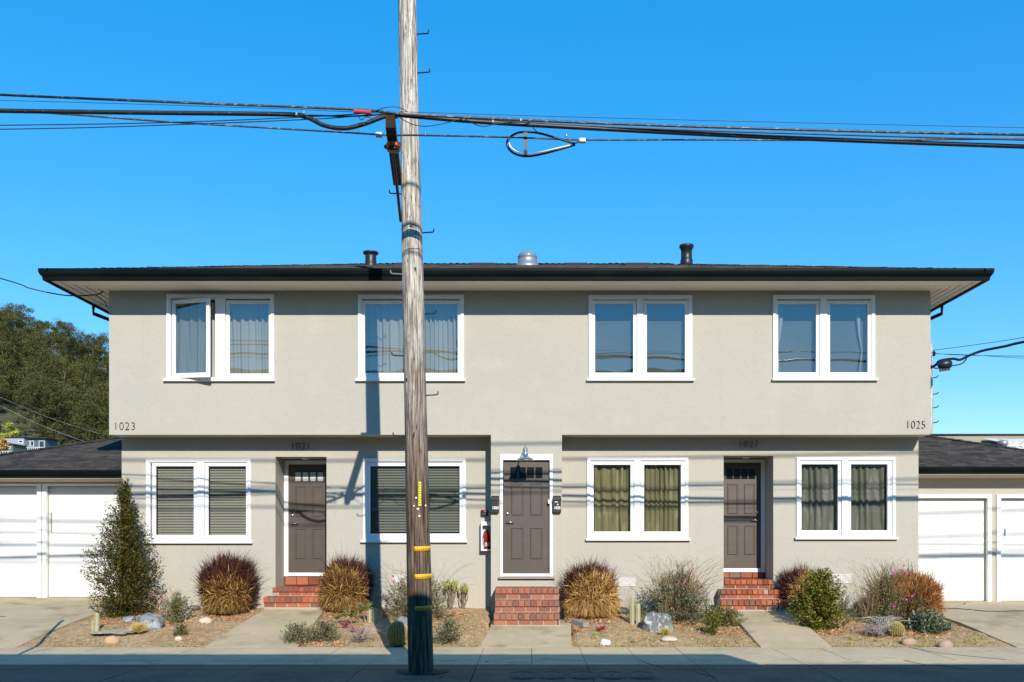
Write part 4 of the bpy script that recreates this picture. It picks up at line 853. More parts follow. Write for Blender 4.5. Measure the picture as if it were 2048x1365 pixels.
# service drop to the left eave
tag(cable('', [(-900, 300, 13), (-400, 450, 14.5), (0, 557, 16), (60, 577, 16.2), (130, 591, 16.4), (190, 590, 16.5), (207, 583, 16.55)], .011, 'black_metal', 6, 'service_wire', 8), 'sagging black service wire tied to the left eave of the house', 'cable')
tag(cable('', [(190, 590, 16.5), (200, 596, 16.55), (210, 606, 16.6), (216, 616, 16.65)], .007, 'black_metal', 6, 'service_wire', 6), 'short black lead curling under the left eave beside the wall', 'cable')

mb = MB()
for (q_, zf) in (([(7.75, 17.3), (8.1, 16.9), (8.3, 16.75), (9.0, 16.8), (9.8, 16.72)], .33), ([(-10.5, 16.2), (-9.9, 16.25), (-9.2, 16.18)], .28), ([(-9.9, 17.7), (-9.5, 17.8)], .36), ([(8.3, 15.0), (8.9, 15.3), (9.6, 15.25)], .12)):
    zz = lambda y: (.22 * (y - 14.06) / 1.54 if y < 15.6 else .22 + (y - 15.6) / 1.3 * .105 if y < 16.9 else .33) + .004
    for (a, b) in zip(q_[:-1], q_[1:]):
        mb.tube([(lerp(a[0], b[0], k / 6) + rnd.uniform(-.015, .015), lerp(a[1], b[1], k / 6) + rnd.uniform(-.02, .02), zz(lerp(a[1], b[1], k / 6))) for k in range(7)], .007, 5)
tag(obj('driveway_cracks', mb, M['joint']), kind='structure')
for (z_, y_, r_, lab) in ((10.95, 2.4, .020, 'highest power line over the far side of the street'), (10.62, 2.1, .017, 'middle power line over the far side of the street'), (10.15, 2.3, .016, 'lowest power line over the far side of the street')):
    tag(obj('power_line', MB().tube([(x, y_ + .012 * x, z_ + .0012 * x * x - .03 * x * .2) for x in range(-24, 31, 3)], r_, 6), M['thin'], None, True, loc=(0, y_, z_)), lab, 'cable')
# ------------------------------------------------------------------ covers in the sidewalk
def stadium(cx0, cy0, w_, l_, z, n=10):
    out = []; r = w_ / 2
    for k in range(n + 1): a = math.pi * k / n; out.append((cx0 + r * math.cos(a), cy0 + l_ / 2 - r + r * math.sin(a), z))
    for k in range(n + 1): a = math.pi + math.pi * k / n; out.append((cx0 + r * math.cos(a), cy0 - l_ / 2 + r + r * math.sin(a), z))
    return out
for i, px_ in enumerate((1046.5, 1103, 1165, 1223.5, 1281)):
    x, y = PX(px_, 11.33), 11.27; ord_ = ['leftmost', 'second from left', 'middle', 'second from right', 'rightmost'][i]
    t = thing('meter_cover', '%s of five oval utility covers set in the pavement' % ord_, 'utility cover', (x, y, 0), 'oval utility covers in the pavement')
    a = stadium(x, y, .30, .60, .006); mb = MB(); n = len(a); mb.f = [tuple(range(n))]; mb.v = a + [(p[0], p[1], -.01) for p in a]; mb.f += [(k, k + n, (k + 1) % n + n, (k + 1) % n) for k in range(n)]
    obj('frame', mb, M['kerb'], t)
    for (w_, l_) in ((.31, .61), (.26, .52), (.215, .44)):
        b = stadium(x, y, w_, l_, .007); g = MB(); g.tube(b + [b[0]], .003, 5, False); obj('ring', g, M['ring'], t)
    g = MB(); g.box(x - .03, x + .03, y - .012, y + .012, .0065, .010); obj('lift_slot', g, M['joint'], t)
mb = MB(); c0 = pole_c(0); ring_ = [(c0.x + .01 + (.30 + .03 * math.sin(3 * a)) * math.cos(a) * (1.1), c0.y + (.26 + .03 * math.cos(2 * a)) * math.sin(a), .007) for a in [k * 6.283 / 28 for k in range(28)]]
mb.v = ring_; mb.f = [tuple(range(28))]; tag(obj('soil_patch', mb, M['joint']), 'dark soil ring around the foot of the pole', 'soil', kind='structure')
mb = MB(); rr_ = random.Random(3)
for (pts_) in ([(-.55, 12.62), (-.6, 12.4)], [(1.5, 12.6), (1.56, 12.3), (1.7, 12.0), (1.72, 11.76)], [(5.75, 14.0), (5.9, 13.4), (6.3, 12.9), (6.55, 12.6)], [(5.1, 12.6), (5.2, 12.2), (5.45, 12.0), (5.6, 11.76)], [(2.05, 11.7), (2.1, 11.4), (2.25, 11.1)], [(-1.0, 11.7), (-1.05, 11.3), (-1.1, 11.0)]):
    q = []
    for (a, b_) in zip(pts_[:-1], pts_[1:]):
        for k in range(8): q.append((lerp(a[0], b_[0], k / 8) + rr_.uniform(-.012, .012), lerp(a[1], b_[1], k / 8), .0035))
    mb.tube(q, .0028, 5)
tag(obj('pavement_cracks', mb, M['joint']), None, None, kind='structure')
#PART2
# ------------------------------------------------------------------ plants and stones of the front garden
def G(px, py):
    D = 6472 / (py - 834.25); x = PX(px, D); return Vector((x, D, gz(x, D)))
def mound(label, px, py, wpx, toppy, axis, gcos, gold='gold', purple=1.0, seed=0, grp='clumps of ornamental grass'):
    global rng
    rng = np.random.default_rng(100 + seed)
    g = G(px, py); k = F / g.y; Rr = wpx / 2 / k * .95; H = (py - toppy) / k
    t = thing('grass_clump', label, 'ornamental grass', g, grp); c = np.array(g) + [0, 0, H * .42]; sc = np.array([1, 1, H * .46 / Rr])
    ax = np.array(axis) / np.linalg.norm(axis); n = 12000; d = rdir(n); d = d[d[:, 2] > -.8]; n = len(d)
    ph = rng.uniform(0, 6.283, 6); lump = sum(np.sin(d @ rng.normal(size=3) * 5 + p_) for p_ in ph) / 6
    isg = (d @ ax + rng.normal(size=n) * .13 + lump * .12) > gcos; rad = Rr * (.98 + .16 * lump + rng.normal(size=n) * .04)
    def mk(sel, r0, ln, up, nz_, wd, bend, droop=0.0):
        dd = d[sel]; n = len(dd); b = c + dd * sc * (rad[sel] * rng.uniform(*r0, n))[:, None]
        e = unit(dd * [.75, .75, .75] + [0, 0, up] + rng.normal(size=(n, 3)) * nz_); tt = b + e * rng.uniform(*ln, (n, 1)); tt[:, 2] -= droop * rng.random(n)
        b[:, 2] = np.maximum(b[:, 2], g.z + .0); tt[:, 2] = np.maximum(tt[:, 2], g.z + .01); return blades(b, tt, wd * rng.uniform(.6, 1.3, n), bend, 3)
    low = isg & (d[:, 2] < -.2); R3 = rng.random(len(d))
    v, f = cat(mk(isg, (.62, .97), (.07, .19), .55, .58, .011, .14), mk(low, (.7, .95), (.10, .22), -.2, .4, .009, .3, .10)); npobj('dry_blades', v, f, M[gold], t)
    dk = isg & (R3 < .30); pu = ~isg & (R3 < .85 * purple); top = ~isg & (d[:, 2] > .2) & (R3 < .22); spk = (d[:, 2] > .0) & (R3 < .035); arc = ~isg & (R3 > .985)
    v, f = cat(mk(dk, (.45, .75), (.06, .15), .4, .4, .012, .1), mk(pu, (.6, .92), (.08, .18), .5, .35, .011, .12), mk(top, (.85, .98), (.12, .26), .7, .30, .009, .12), mk(spk, (.9, .98), (.16, .34), .9, .28, .007, .15), mk(arc, (.85, .95), (.3, .5), .35, .3, .003, .35, .08)); npobj('purple_blades', v, f, M['purple'], t)
    return t
mound('round grass clump with dark purple crown and golden middle under the leftmost lower window', 458, 1226, 116, 1108, (.1, -1, -.38), .62, 'olivegold', seed=1)
mound('olive gold grass clump with purple tips beside the left brick steps', 694, 1222, 104, 1116, (-.45, -1, -.15), .22, 'olivegold', seed=2)
mound('round straw gold grass clump right of the centre brick steps', 1182, 1232, 108, 1126, (.40, -1, -.38), .12, 'gold', seed=3)
mound('small shaggy tan grass clump half hidden behind the green bush', 1604, 1222, 84, 1140, (.5, -1, -.1), .15, 'gold', seed=4)
mound('reddish brown grass clump inside the flowering patch by the right garage', 1822, 1238, 118, 1138, (.15, -1, .15), -.35, 'rust', seed=5, purple=.8)

def twigs(c, prof, n, nl, L, Wd, mat_, t, tw=.22, up=.5, seed=0, stem_m='stem_dark', inner=.35, leafname='leaves', nst=60, irr=.30):
    """prof: list of (height, radius or (left,right))"""
    global rng
    rng = np.random.default_rng(500 + seed); c = np.array(c); hs = [p[0] for p in prof]
    z = rng.uniform(hs[0], hs[-1], n * 3); r = np.interp(z, hs, [p[1] if not isinstance(p[1], tuple) else p[1][1] for p in prof]); rl = np.interp(z, hs, [p[1] if not isinstance(p[1], tuple) else p[1][0] for p in prof])
    keep = rng.random(n * 3) < (r + rl) / (2 * max(np.max(r), np.max(rl))) + .12; z, r, rl = z[keep][:n], r[keep][:n], rl[keep][:n]; m = len(z)
    a = rng.uniform(0, 6.283, m); rr = rng.uniform(inner, 1, m) ** .6; cx_ = np.cos(a); R_ = np.where(cx_ > 0, r, rl)
    ph_ = rng.uniform(0, 6.283, 4); lump = (np.sin(3 * a + 5 * z + ph_[0]) + np.sin(5 * a - 7 * z + ph_[1]) + np.sin(2 * a + 11 * z + ph_[2]) + np.sin(7 * a + 3 * z + ph_[3])) / 4
    R_ = R_ * (1 + irr * lump); kp = (lump > -.38 + (irr - .3) * .6) | (rr < .75); a, rr, cx_, R_, z, r, rl, lump = a[kp], rr[kp], cx_[kp], R_[kp], z[kp], r[kp], rl[kp], lump[kp]; m = len(z)
    base = c + np.stack([cx_ * R_ * rr, np.sin(a) * np.minimum(r, rl) * rr, z], 1)
    d = unit(np.stack([cx_, np.sin(a), np.full(m, up)], 1) + rng.normal(size=(m, 3)) * .35); ln = tw * rng.uniform(.5, 1.2, (m, 1))
    tips = base + d * ln * .4; st = base - d * ln * .6
    u = rng.random((m, nl)); pos = (st[:, None] + (tips - st)[:, None] * u[..., None] + rng.normal(size=(m, nl, 3)) * L * .45).reshape(-1, 3)
    ld = unit(np.repeat(d, nl, 0) + rng.normal(size=(m * nl, 3)) * .75); pos[:, 2] = np.maximum(pos[:, 2], c[2] + .01)
    v, f = leaves(pos, ld, L * rng.uniform(.6, 1.2, len(pos)), Wd * rng.uniform(.7, 1.2, len(pos))); npobj(leafname, v, f, M[mat_], t)
    mb = MB()
    for i in range(0, m, max(1, m // nst)):
        p0 = c + np.array([0, 0, .0 + .35 * z[i]]); mb.tube([tuple(p0), tuple((p0 + st[i]) / 2 + np.array([0, 0, .03])), tuple(st[i]), tuple(tips[i])], [.008, .006, .004, .002], 4, False)
    obj('stems', mb, M[stem_m], t)
def wisps(t, c, n, hgt, spread, seed=0, m='stem', r=.0022, flowers=(), name='wispy_stems', lean=(0, 0)):
    rr = random.Random(seed); mb = MB(); ends = []
    for i in range(n):
        a = rr.uniform(0, 6.283); q = rr.random(); h = hgt * rr.uniform(.5, 1.0); s_ = spread * rr.uniform(.2, 1)
        p0 = Vector((c[0] + .45 * spread * rr.uniform(-1, 1), c[1] + .2 * rr.uniform(-1, 1), c[2] + .05)); e = p0 + Vector((math.cos(a) * s_ + lean[0] * h, math.sin(a) * s_ * .4 + lean[1], h)); pts = []
        cv = rr.uniform(-.15, .25); wv = rr.uniform(.01, .035); ph = rr.uniform(0, 6)
        for k in range(9):
            u = k / 8; p = p0.lerp(e, u); p += Vector((math.cos(a) * cv * u * u + wv * math.sin(u * 7 + ph), wv * math.cos(u * 5 + ph), h * .18 * math.sin(u * 3.14) - .08 * u ** 3)); pts.append(p)
        if rr.random() < .3:                # curl over at the tip
            p = pts[-1]; pts += [p + Vector((math.cos(a) * .03, 0, .0)), p + Vector((math.cos(a) * .05, 0, -.03)), p + Vector((math.cos(a) * .05, 0, -.06))]
        mb.tube(pts, r, 3, False, r * .5); ends.append(pts[-1])
        if rr.random() < .35: sd = MB(); mb.lathe([(.001, -.008), (.007, 0), (.001, .009)], pts[-1], 5)
    obj(name, mb, M[m], t); return ends
def flower(t, p, r=.018):
    mb = MB(); g0 = origin_of(t); b0 = Vector((lerp(g0.x, p[0], .45), lerp(g0.y, p[1], .5), g0.z + .02)); st = MB(); st.tube([b0, b0.lerp(Vector(p), .5) + Vector((.02, 0, .02)), Vector(p)], .0025, 4, False); obj('flower_stem', st, M['stem'], t)
    for k in range(6):
        a = k * 1.047; q = Vector((math.cos(a), -.5, math.sin(a) * .8)) * r; s_ = Vector((-math.sin(a), 0, math.cos(a))) * r * .5
        mb.quad(Vector(p), Vector(p) + q * .6 + s_, Vector(p) + q, Vector(p) + q * .6 - s_)
    mb.lathe([(.002, -.02), (.006, -.004), (.008, .004), (.002, .008)], p, 6); obj('flower', mb, M['flower'], t)

# tall conical shrub by the left garage
g = G(250, 1232); t = thing('conical_shrub', 'tall cone shaped evergreen shrub between the left garage and the house', 'shrub', g)
twigs(g, [(.0, .36), (.12, .46), (.35, .54), (.75, .56), (.95, (.56, .54)), (1.13, (.66, .42)), (1.22, (.48, .38)), (1.6, (.38, .25)), (1.85, (.27, .18)), (2.1, (.14, .09)), (2.36, .01)], 2100, 15, .036, .020, 'foliage', t, .28, .8, 1, inner=.05, nst=160, irr=.55)
mb = MB(); mb.tube([g + Vector((0, 0, -.03)), g + Vector((.02, 0, .6)), g + Vector((.0, 0, 1.3)), g + Vector((-.02, 0, 2.25))], [.03, .022, .014, .004], 7); obj('trunk', mb, M['bark'], t)
# round green bush right
g = G(1640, 1256); t = thing('green_bush', 'dense bright green bush beside the right concrete path', 'bush', g)
twigs(g, [(.0, .26), (.12, .38), (.38, .44), (.62, (.34, .40)), (.80, (.26, .20)), (.97, .08)], 850, 18, .036, .022, 'foliage_green', t, .22, .9, 2, inner=.1, irr=.6)
# small grey green shrubs near the pavement
def low(label, px, py, wpx, hpx, m='greygreen', n=260, L=.03, Wd=.011, seed=0, cat_='shrub', nm='low_shrub', up=1.0, nl=14):
    g = G(px, py); k = F / g.y; r = wpx / 2 / k; h = hpx / k; t = thing(nm, label, cat_, g)
    twigs(g, [(.0, r * .9), (h * .4, r), (h * .8, r * .7), (h, r * .3)], n, nl, L, Wd, m, t, min(.16, h * .6), up, seed, inner=.05, nst=30); return t
low('sprawling grey green shrub at the pavement edge of the left path', 596, 1284, 72, 34, n=230, seed=11)
low('grey green low shrub between the left path and the twiggy plant', 652, 1280, 66, 36, n=210, seed=12)
low('grey green low shrub at the pavement just right of the pole', 896, 1286, 66, 44, n=230, seed=13)
t = low('pale mauve twiggy plant left of the pole', 724, 1284, 46, 26, 'mauve', n=110, L=.02, Wd=.005, seed=14, nm='twiggy_plant', cat_='plant'); g = G(724, 1282); wisps(t, g, 60, .24, .16, 3, 'mauve', .0018)
low('small dark green plant with reddish stem near the left stones', 362, 1271, 30, 20, 'succ', n=60, seed=15, nm='small_plant', cat_='plant')
t = low('leafy yellow green plant with pink arching stems beside the conical shrub', 352, 1240, 62, 52, 'agave', n=150, L=.06, Wd=.016, seed=16, nm='arching_plant', cat_='plant'); g = G(340, 1238)
wisps(t, g, 14, .62, .30, 5, 'pinkstem', .006, name='pink_stems', lean=(-.55, 0)); wisps(t, g, 8, .75, .25, 6, 'stem', .002)
low('upright dark leafy plant in front of the pink stemmed one', 352, 1246, 22, 48, 'succ', n=70, L=.045, Wd=.014, seed=17, nm='small_plant', cat_='plant')
# flowering clump behind the pole
g = G(835, 1236); t = thing('flowering_clump', 'grey green clump with purple flowers on thin stems behind the pole', 'flowering plant', g)
twigs(g, [(.0, .55), (.25, .62), (.5, .48), (.7, .22)], 560, 15, .045, .013, 'greygreen', t, .2, 1.3, 21, inner=.05)
wisps(t, g, 110, 1.05, .75, 22, 'stem', .0026)
for (a, b) in ((816, 1117), (786, 1153), (787, 1163), (805, 1165), (808, 1193), (822, 1170)): flower(t, P(a, b, g.y - .2), .025)
# big wispy shrub behind the marbled rock
g = G(1352, 1240); t = thing('wispy_shrub', 'broad blue green shrub with a haze of tall dry stems left of the right steps', 'shrub', g)
twigs(g, [(.0, .58), (.2, .68), (.42, .60), (.62, .42), (.80, .18)], 640, 15, .045, .013, 'bluegreen', t, .2, 1.3, 23, inner=.05)
twigs(g + Vector((.12, -.02, 0)), [(.1, .42), (.3, .48), (.55, .40), (.8, .22), (1.0, .1)], 160, 10, .035, .007, 'olivegold', t, .25, 2.0, 24, inner=.2, leafname='dry_leaves')
wisps(t, g, 230, 1.15, .75, 25, 'stem', .0030, lean=(.12, 0)); wisps(t, g + Vector((-.05, 0, 0)), 3, 1.55, .05, 26, 'stem', .003)
for (a, b) in ((1357, 1166), (1370, 1163), (1388, 1150)): flower(t, P(a, b, g.y - .35), .02)
# flowering patch by the right garage
g = G(1762, 1246); t = thing('flowering_clump', 'tangled grey green clump with magenta flowers near the right garage', 'flowering plant', g)
twigs(g, [(.0, .46), (.2, .50), (.4, .40), (.62, .26), (.8, .12)], 380, 15, .04, .012, 'greygreen', t, .2, 1.4, 31, inner=.05, irr=.6)
twigs(g + Vector((.45, -.12, 0)), [(.0, .35), (.15, .42), (.35, .34), (.5, .15)], 240, 14, .035, .010, 'olivegreen', t, .22, 1.6, 32, inner=.05, irr=.6, leafname='olive_leaves')
twigs(g + Vector((.1, .05, 0)), [(.2, .4), (.5, .42), (.8, .3), (1.0, .1)], 120, 9, .035, .006, 'rust', t, .3, 2.2, 33, inner=.1, irr=.6, leafname='dry_leaves')
wisps(t, g, 130, 1.15, .8, 32, 'stem', .0026); wisps(t, g + Vector((.55, .1, 0)), 34, .75, .55, 33, 'stem', .002, lean=(.5, 0))
for (a, b) in ((1807, 1132), (1799, 1141), (1788, 1146), (1813, 1199), (1824, 1192), (1842, 1240), (1928, 1208), (1788, 1213), (1815, 1147)): flower(t, P(a, b, g.y - .5), .024)
t = low('mat of blue green succulents beside the golden barrel cactus', 1856, 1262, 84, 36, 'bluegreen', n=170, L=.05, Wd=.028, seed=34, nm='succulent_mat', cat_='succulent', up=1.5, nl=12)
t = low('silvery white tangled twigs left of the barrel cactus', 1770, 1262, 56, 30, 'silver', n=90, L=.03, Wd=.005, seed=35, nm='twiggy_plant', cat_='plant'); wisps(t, G(1768, 1260), 80, .26, .24, 36, 'silver', .003)
t = low('brownish pink dry twigs in front of the silvery tangle', 1752, 1272, 60, 22, 'mauve', n=80, L=.025, Wd=.005, seed=37, nm='twiggy_plant', cat_='plant'); wisps(t, G(1750, 1271), 70, .20, .22, 38, 'mauve', .0022)
t = low('bushy olive green succulents at the left corner of the right path', 1448, 1248, 76, 32, 'succ', n=190, L=.05, Wd=.018, seed=41, nm='succulent_bush', cat_='succulent', up=1.4, nl=14)
t = low('spiky green succulent stem in front of the right path corner', 1426, 1268, 36, 42, 'foliage_green', n=70, L=.05, Wd=.012, seed=42, nm='small_plant', cat_='succulent', up=1.4)
# rosettes
def rosette(label, px, py, r, m, n=26, up=.7, stalk=0, nm='rosette_plant', cat_='succulent', wd=.3):
    g = G(px, py); t = thing(nm, label, cat_, g); global rng; rng = np.random.default_rng(int(px))
    c = np.array(g) + [0, 0, stalk]; a = rng.uniform(0, 6.283, n); e = rng.uniform(.15, 1.2, n) * up; d = unit(np.stack([np.cos(a), np.sin(a), e], 1))
    b = np.tile(c, (n, 1)) + [0, 0, .01]; v, f = blades(b, b + d * r * rng.uniform(.7, 1.1, (n, 1)), r * wd, .12, 4); o = npobj('leaves', v, f, M[m], t)
    if stalk: obj('stalk', MB().tube([g + Vector((0, 0, -.02)), Vector(c)], .012, 6), M['bark'], t)
    return t
for i, (a, b, r_, s_, m_) in enumerate(((675, 1250, .19, .10, 'succ'), (703, 1252, .20, .14, 'succ'), (729, 1246, .21, .22, 'succ'), (708, 1262, .14, .0, 'redsucc'), (690, 1257, .13, .03, 'redsucc'))):
    rosette(['leftmost spiky green aloe before the second grass clump', 'middle spiky green aloe before the second grass clump', 'spiky green aloe nearest the pale twin cactus', 'reddish spiky rosette lowest among the aloes', 'small reddish rosette between the two left aloes'][i], a, b, r_, m_, 30, .9, s_, 'aloe', 'aloe', .16)
rosette('small deep red rosette in front of the straw gold grass clump', 1202, 1264, .13, 'redsucc', 22, 1.0, wd=.4)
rosette('tiny purple brown sprout near the pavement right of the white stone', 1266, 1284, .06, 'mauve', 20, 1.0)
rosette('small yellow green tuft on the soil right of the pole', 905, 1262, .08, 'lime', 40, 1.2, nm='grass_tuft', cat_='grass tuft', wd=.07)
rosette('pale green rosette at the foot of the wispy shrub', 1412, 1236, .10, 'agave', 30, .9, wd=.3)
# golden ball tufts and barrel cacti
def barrel(label, px, py, wpx, hpx, m, spines, ribs=20, nm='barrel_cactus', ns=2600, sl_=.02):
    g = G(px, py); k = F / g.y; r = wpx / 2 / k; h = hpx / k; t = thing(nm, label, 'cactus', g); v = []; f = []; nv, nu = 14, ribs * 4; global rng; rng = np.random.default_rng(int(px))
    for j in range(nv + 1):
        ph = -.9 + j / nv * (1.57 + .9)
        for i in range(nu):
            a = 2 * math.pi * i / nu; rr = r * math.cos(ph) * (1 - .07 * (1 - math.cos(a * ribs)) * 1.0); v.append((g.x + rr * math.cos(a), g.y + rr * math.sin(a), g.z + h * .45 + h * .55 * math.sin(ph)))
    for j in range(nv):
        for i in range(nu): f.append((j * nu + i, j * nu + (i + 1) % nu, (j + 1) * nu + (i + 1) % nu, (j + 1) * nu + i))
    npobj('body', v, f, M[m], t, True); n = ns; ribk = rng.integers(0, ribs, n) / ribs * 6.283 + rng.normal(size=n) * .012; ph = rng.uniform(-.6, 1.5, n)
    d = np.stack([np.cos(ph) * np.cos(ribk), np.cos(ph) * np.sin(ribk), np.sin(ph)], 1); b = np.array([g.x, g.y, g.z + h * .45]) + d * [r, r, h * .55]
    vv_, ff_ = blades(b, b + unit(d + rng.normal(size=(n, 3)) * .6) * sl_ * rng.uniform(.6, 1.3, (n, 1)), .0022, .1, 1); npobj('spines', vv_, ff_, M[spines], t)
barrel('golden barrel cactus right of the silvery twigs', 1793, 1271, 29, 26, 'barrel', 'spine')
barrel('shaded squat barrel cactus just left of the pole foot', 795, 1292, 42, 48, 'barrel', 'spine', 24)
rosette('round golden grass tuft in front of the blue grey rock', 278, 1270, .19, 'spine', 1100, 2.2, nm='grass_tuft', cat_='grass tuft', wd=.035)
rosette('flat golden tuft in front of the marbled rock', 1330, 1271, .13, 'spine', 700, 1.4, nm='grass_tuft', cat_='grass tuft', wd=.035)
def column(label, px, py, cols):
    g = G(px, py); t = thing('column_cactus', label, 'cactus', g)
    for (dx, wpx, hpx) in cols:
        k = F / g.y; r = wpx / 2 / k; h = hpx / k; v = []; f = []; ribs = 7; nu = ribs * 6; nv = 22
        for j in range(nv + 1):
            u = j / nv; z = h * min(1, u * 1.0); rr0 = r * (1 if u < .86 else math.sqrt(max(0, 1 - ((u - .86) / .14) ** 2)) * .999 + .001) * (.9 + .1 * min(1, u * 4))
            for i in range(nu): a = 2 * math.pi * i / nu; rr = rr0 * (1 - .08 * (1 - math.cos(a * ribs))); v.append((g.x + dx / k + rr * math.cos(a), g.y + rr * math.sin(a), g.z - .02 + z))
        for j in range(nv):
            for i in range(nu): f.append((j * nu + i, j * nu + (i + 1) % nu, (j + 1) * nu + (i + 1) % nu, (j + 1) * nu + i))
        npobj('column', v, f, M['cactus'], t, True)
        n = 300; a = rng.integers(0, ribs, n) / ribs * 6.283; zz = rng.uniform(.05, .97, n) * h; b = np.stack([g.x + dx / k + r * np.cos(a), g.y + r * np.sin(a), g.z + zz], 1); vv_, ff_ = blades(b, b + unit(b - np.array([g.x + dx / k, g.y, 0]) * [1, 1, 0] - b * [0, 0, 1] + rng.normal(size=(n, 3)) * .05) * .012, .0018, .1, 1); npobj('spines', vv_, ff_, M['spine'], t)
column('pair of small column cacti at the edge of the left driveway', 191, 1262, [(3, 9, 38), (-5, 7, 22)])
column('pale twin column cactus right of the aloes', 745, 1244, [(-6, 9, 28), (5, 9, 29)])
column('pair of column cacti in front of the wispy shrub', 1269, 1249, [(-5, 10, 56), (7, 10, 42)])
# coral like succulent with upright lobes
for i, (px_, s_, lab) in enumerate(((901, 1.0, 'lobed lime green succulent, the left of two by the bay corner'), (927, .85, 'lobed lime green succulent leaning by the small garden spotlight'))):
    g = G(px_, 1218); t = thing('lobed_succulent', lab, 'succulent', g); k = F / g.y; top = P(px_, 1163 + 10 * i, g.y); rr = random.Random(i + 5); mb = MB(); lb = MB()
    for q in range(9):
        e = top + Vector((rr.uniform(-.10, .10), rr.uniform(-.08, .08), -.12 + rr.uniform(-.05, .05))) * s_; mb.tube([g + Vector((rr.uniform(-.03, .03), 0, 0)), g.lerp(e, .5) + Vector((rr.uniform(-.04, .04), 0, 0)), e], [.012, .01, .008], 5)
        for w_ in range(5):
            b = e + Vector((rr.uniform(-.03, .03), rr.uniform(-.03, .03), rr.uniform(-.03, .02))); hh = rr.uniform(.07, .13) * s_; l_ = Vector((rr.uniform(-.03, .03), 0, 0)); lb.tube([b, b + l_ * .4 + Vector((0, 0, hh * .5)), b + l_ + Vector((0, 0, hh)), b + l_ * 1.1 + Vector((0, 0, hh + .012))], [.010, .013, .012, .004], 6)
    obj('stems', mb, M['bark'], t); obj('lobes', lb, M['lime'], t, True)
g = G(941, 1212); t = thing('garden_spotlight', 'small white bullet spotlight on a stake at the wall near the bay', 'spotlight', g); p = P(948, 1198, g.y)
mb = MB(); mb.tube([g + Vector((0, 0, -.02)), Vector((g.x, g.y, p.z + .02))], .006, 6); obj('stake', mb, M['black_metal'], t)
mb = MB(); mb.tube([p + Vector((-.06, 0, .05)), p + Vector((.06, -.03, -.05))], .032, 14); obj('lamp_body', mb, M['label'], t); mb = MB(); mb.tube([p + Vector((.055, -.028, -.046)), p + Vector((.07, -.033, -.058))], .036, 14); obj('rim', mb, M['black_metal'], t)
# rocks and stones
def rock(label, px, py, wpx, hpx, m, seed, dep=1.0, ang=.28, nm='stone'):
    g = G(px, py); k = F / g.y; a_, h = wpx / 2 / k, hpx / k; v = []; f = []; nu, nv = 36, 20
    for j in range(nv + 1):
        ph = -1.0 + j / nv * 2.57
        for i in range(nu):
            t_ = 2 * math.pi * i / nu; d = Vector((math.cos(ph) * math.cos(t_), math.cos(ph) * math.sin(t_), math.sin(ph)))
            d0 = d.copy(); d = Vector([math.copysign(abs(e_) ** (.72 if nm == 'rock' else 1), e_) for e_ in d]); q = 1 + ang * mnoise.noise(d * 1.4 + Vector((seed, 0, 0))) + ang * .3 * mnoise.cell(d0 * 1.6 + Vector((seed * 2, 0, 0))) * .5 + ang * .35 * mnoise.noise(d * 4 + Vector((0, seed, 0)))
            v.append((g.x + a_ * d.x * q, g.y + a_ * dep * d.y * q * .8, g.z + h * .22 + h * .72 * d.z * q))
    for j in range(nv):
        for i in range(nu): f.append((j * nu + i, j * nu + (i + 1) % nu, (j + 1) * nu + (i + 1) % nu, (j + 1) * nu + i))
    tag(npobj(nm, v, f, M[m], None, ang < .2, loc=g), label, 'rock' if nm == 'rock' else 'stone')
rock('blue grey rock at the foot of the conical shrub', 297, 1258, 50, 30, 'rock', 1, nm='rock')
rock('small dark blue rock left of the blue grey rock', 258, 1243, 26, 10, 'rock', 7, nm='rock')
rock('flat pale slab of rock sunk in the soil by the driveway cacti', 238, 1264, 84, 2, 'slab', 2, 1.3, .4, 'rock')
rock('smooth orange tan stone near the pavement on the left', 224, 1286, 32, 15, 'stone_tan', 3, 1, .06)
rock('pale rounded stone in front of the first grass clump', 411, 1244, 27, 11, 'stone_pale', 4, 1, .06)
rock('tiny cream stone by the small dark plant', 357, 1281, 15, 8, 'stone_pale', 5, 1, .08)
rock('grey and white marbled rock beside the column cacti', 1314, 1259, 62, 34, 'rock_w', 6, .8, nm='rock')
rock('buried cream stone below the golden tuft', 1338, 1281, 34, 8, 'stone_pale', 8, 1, .08)
rock('white crumpled stone near the pavement', 1210, 1288, 22, 10, 'label', 9, 1, .3)
rock('pale speckled stone at the right of the garden', 1818, 1288, 29, 13, 'stone_pink', 10, 1, .1)
rock('rounded pinkish stone nearest the right driveway', 1891, 1294, 29, 14, 'stone_pink', 11, 1, .05)
rock('black rock against the house wall on the right', 1722, 1222, 30, 18, 'rock_dark', 12, 1, .28, 'rock')
rock('pale grey rock in the pole shadow behind the barrel cactus', 806, 1262, 30, 32, 'rock', 13, 1, .28, 'rock')
rock('low dark stone against the wall behind the first grass clump', 388, 1218, 26, 9, 'rock_dark', 14, 1, .2)
rock('tilted dark stone between the gold clump and the column cacti', 1241, 1227, 32, 12, 'rock_dark', 15, 1, .25)
g = G(1158, 1250); mb = MB(); c, s_ = math.cos(.55), math.sin(.55)
mb.v = [(g.x + (a * c - b * s_), g.y + (a * s_ + b * c), g.z + z) for (a, b, z) in ((-.05, -.2, -.02), (.07, -.2, -.02), (.07, .16, -.02), (-.05, .16, -.02), (-.05, -.2, .05), (.07, -.2, .07), (.07, .16, .09), (-.05, .16, .09))]
mb.f = [(0, 3, 2, 1), (4, 5, 6, 7), (0, 1, 5, 4), (1, 2, 6, 5), (2, 3, 7, 6), (3, 0, 4, 7)]; tag(obj('paver', mb, M['wood_grey'], loc=g), 'tilted grey paver block beside the centre path', 'paver')
obj('curb', MB().box(-7.86, -7.80, 14.1, 16.9, -.05, .02), M['concrete'])['kind'] = 'structure'
bpy.data.objects.remove(bpy.data.objects['curb'])

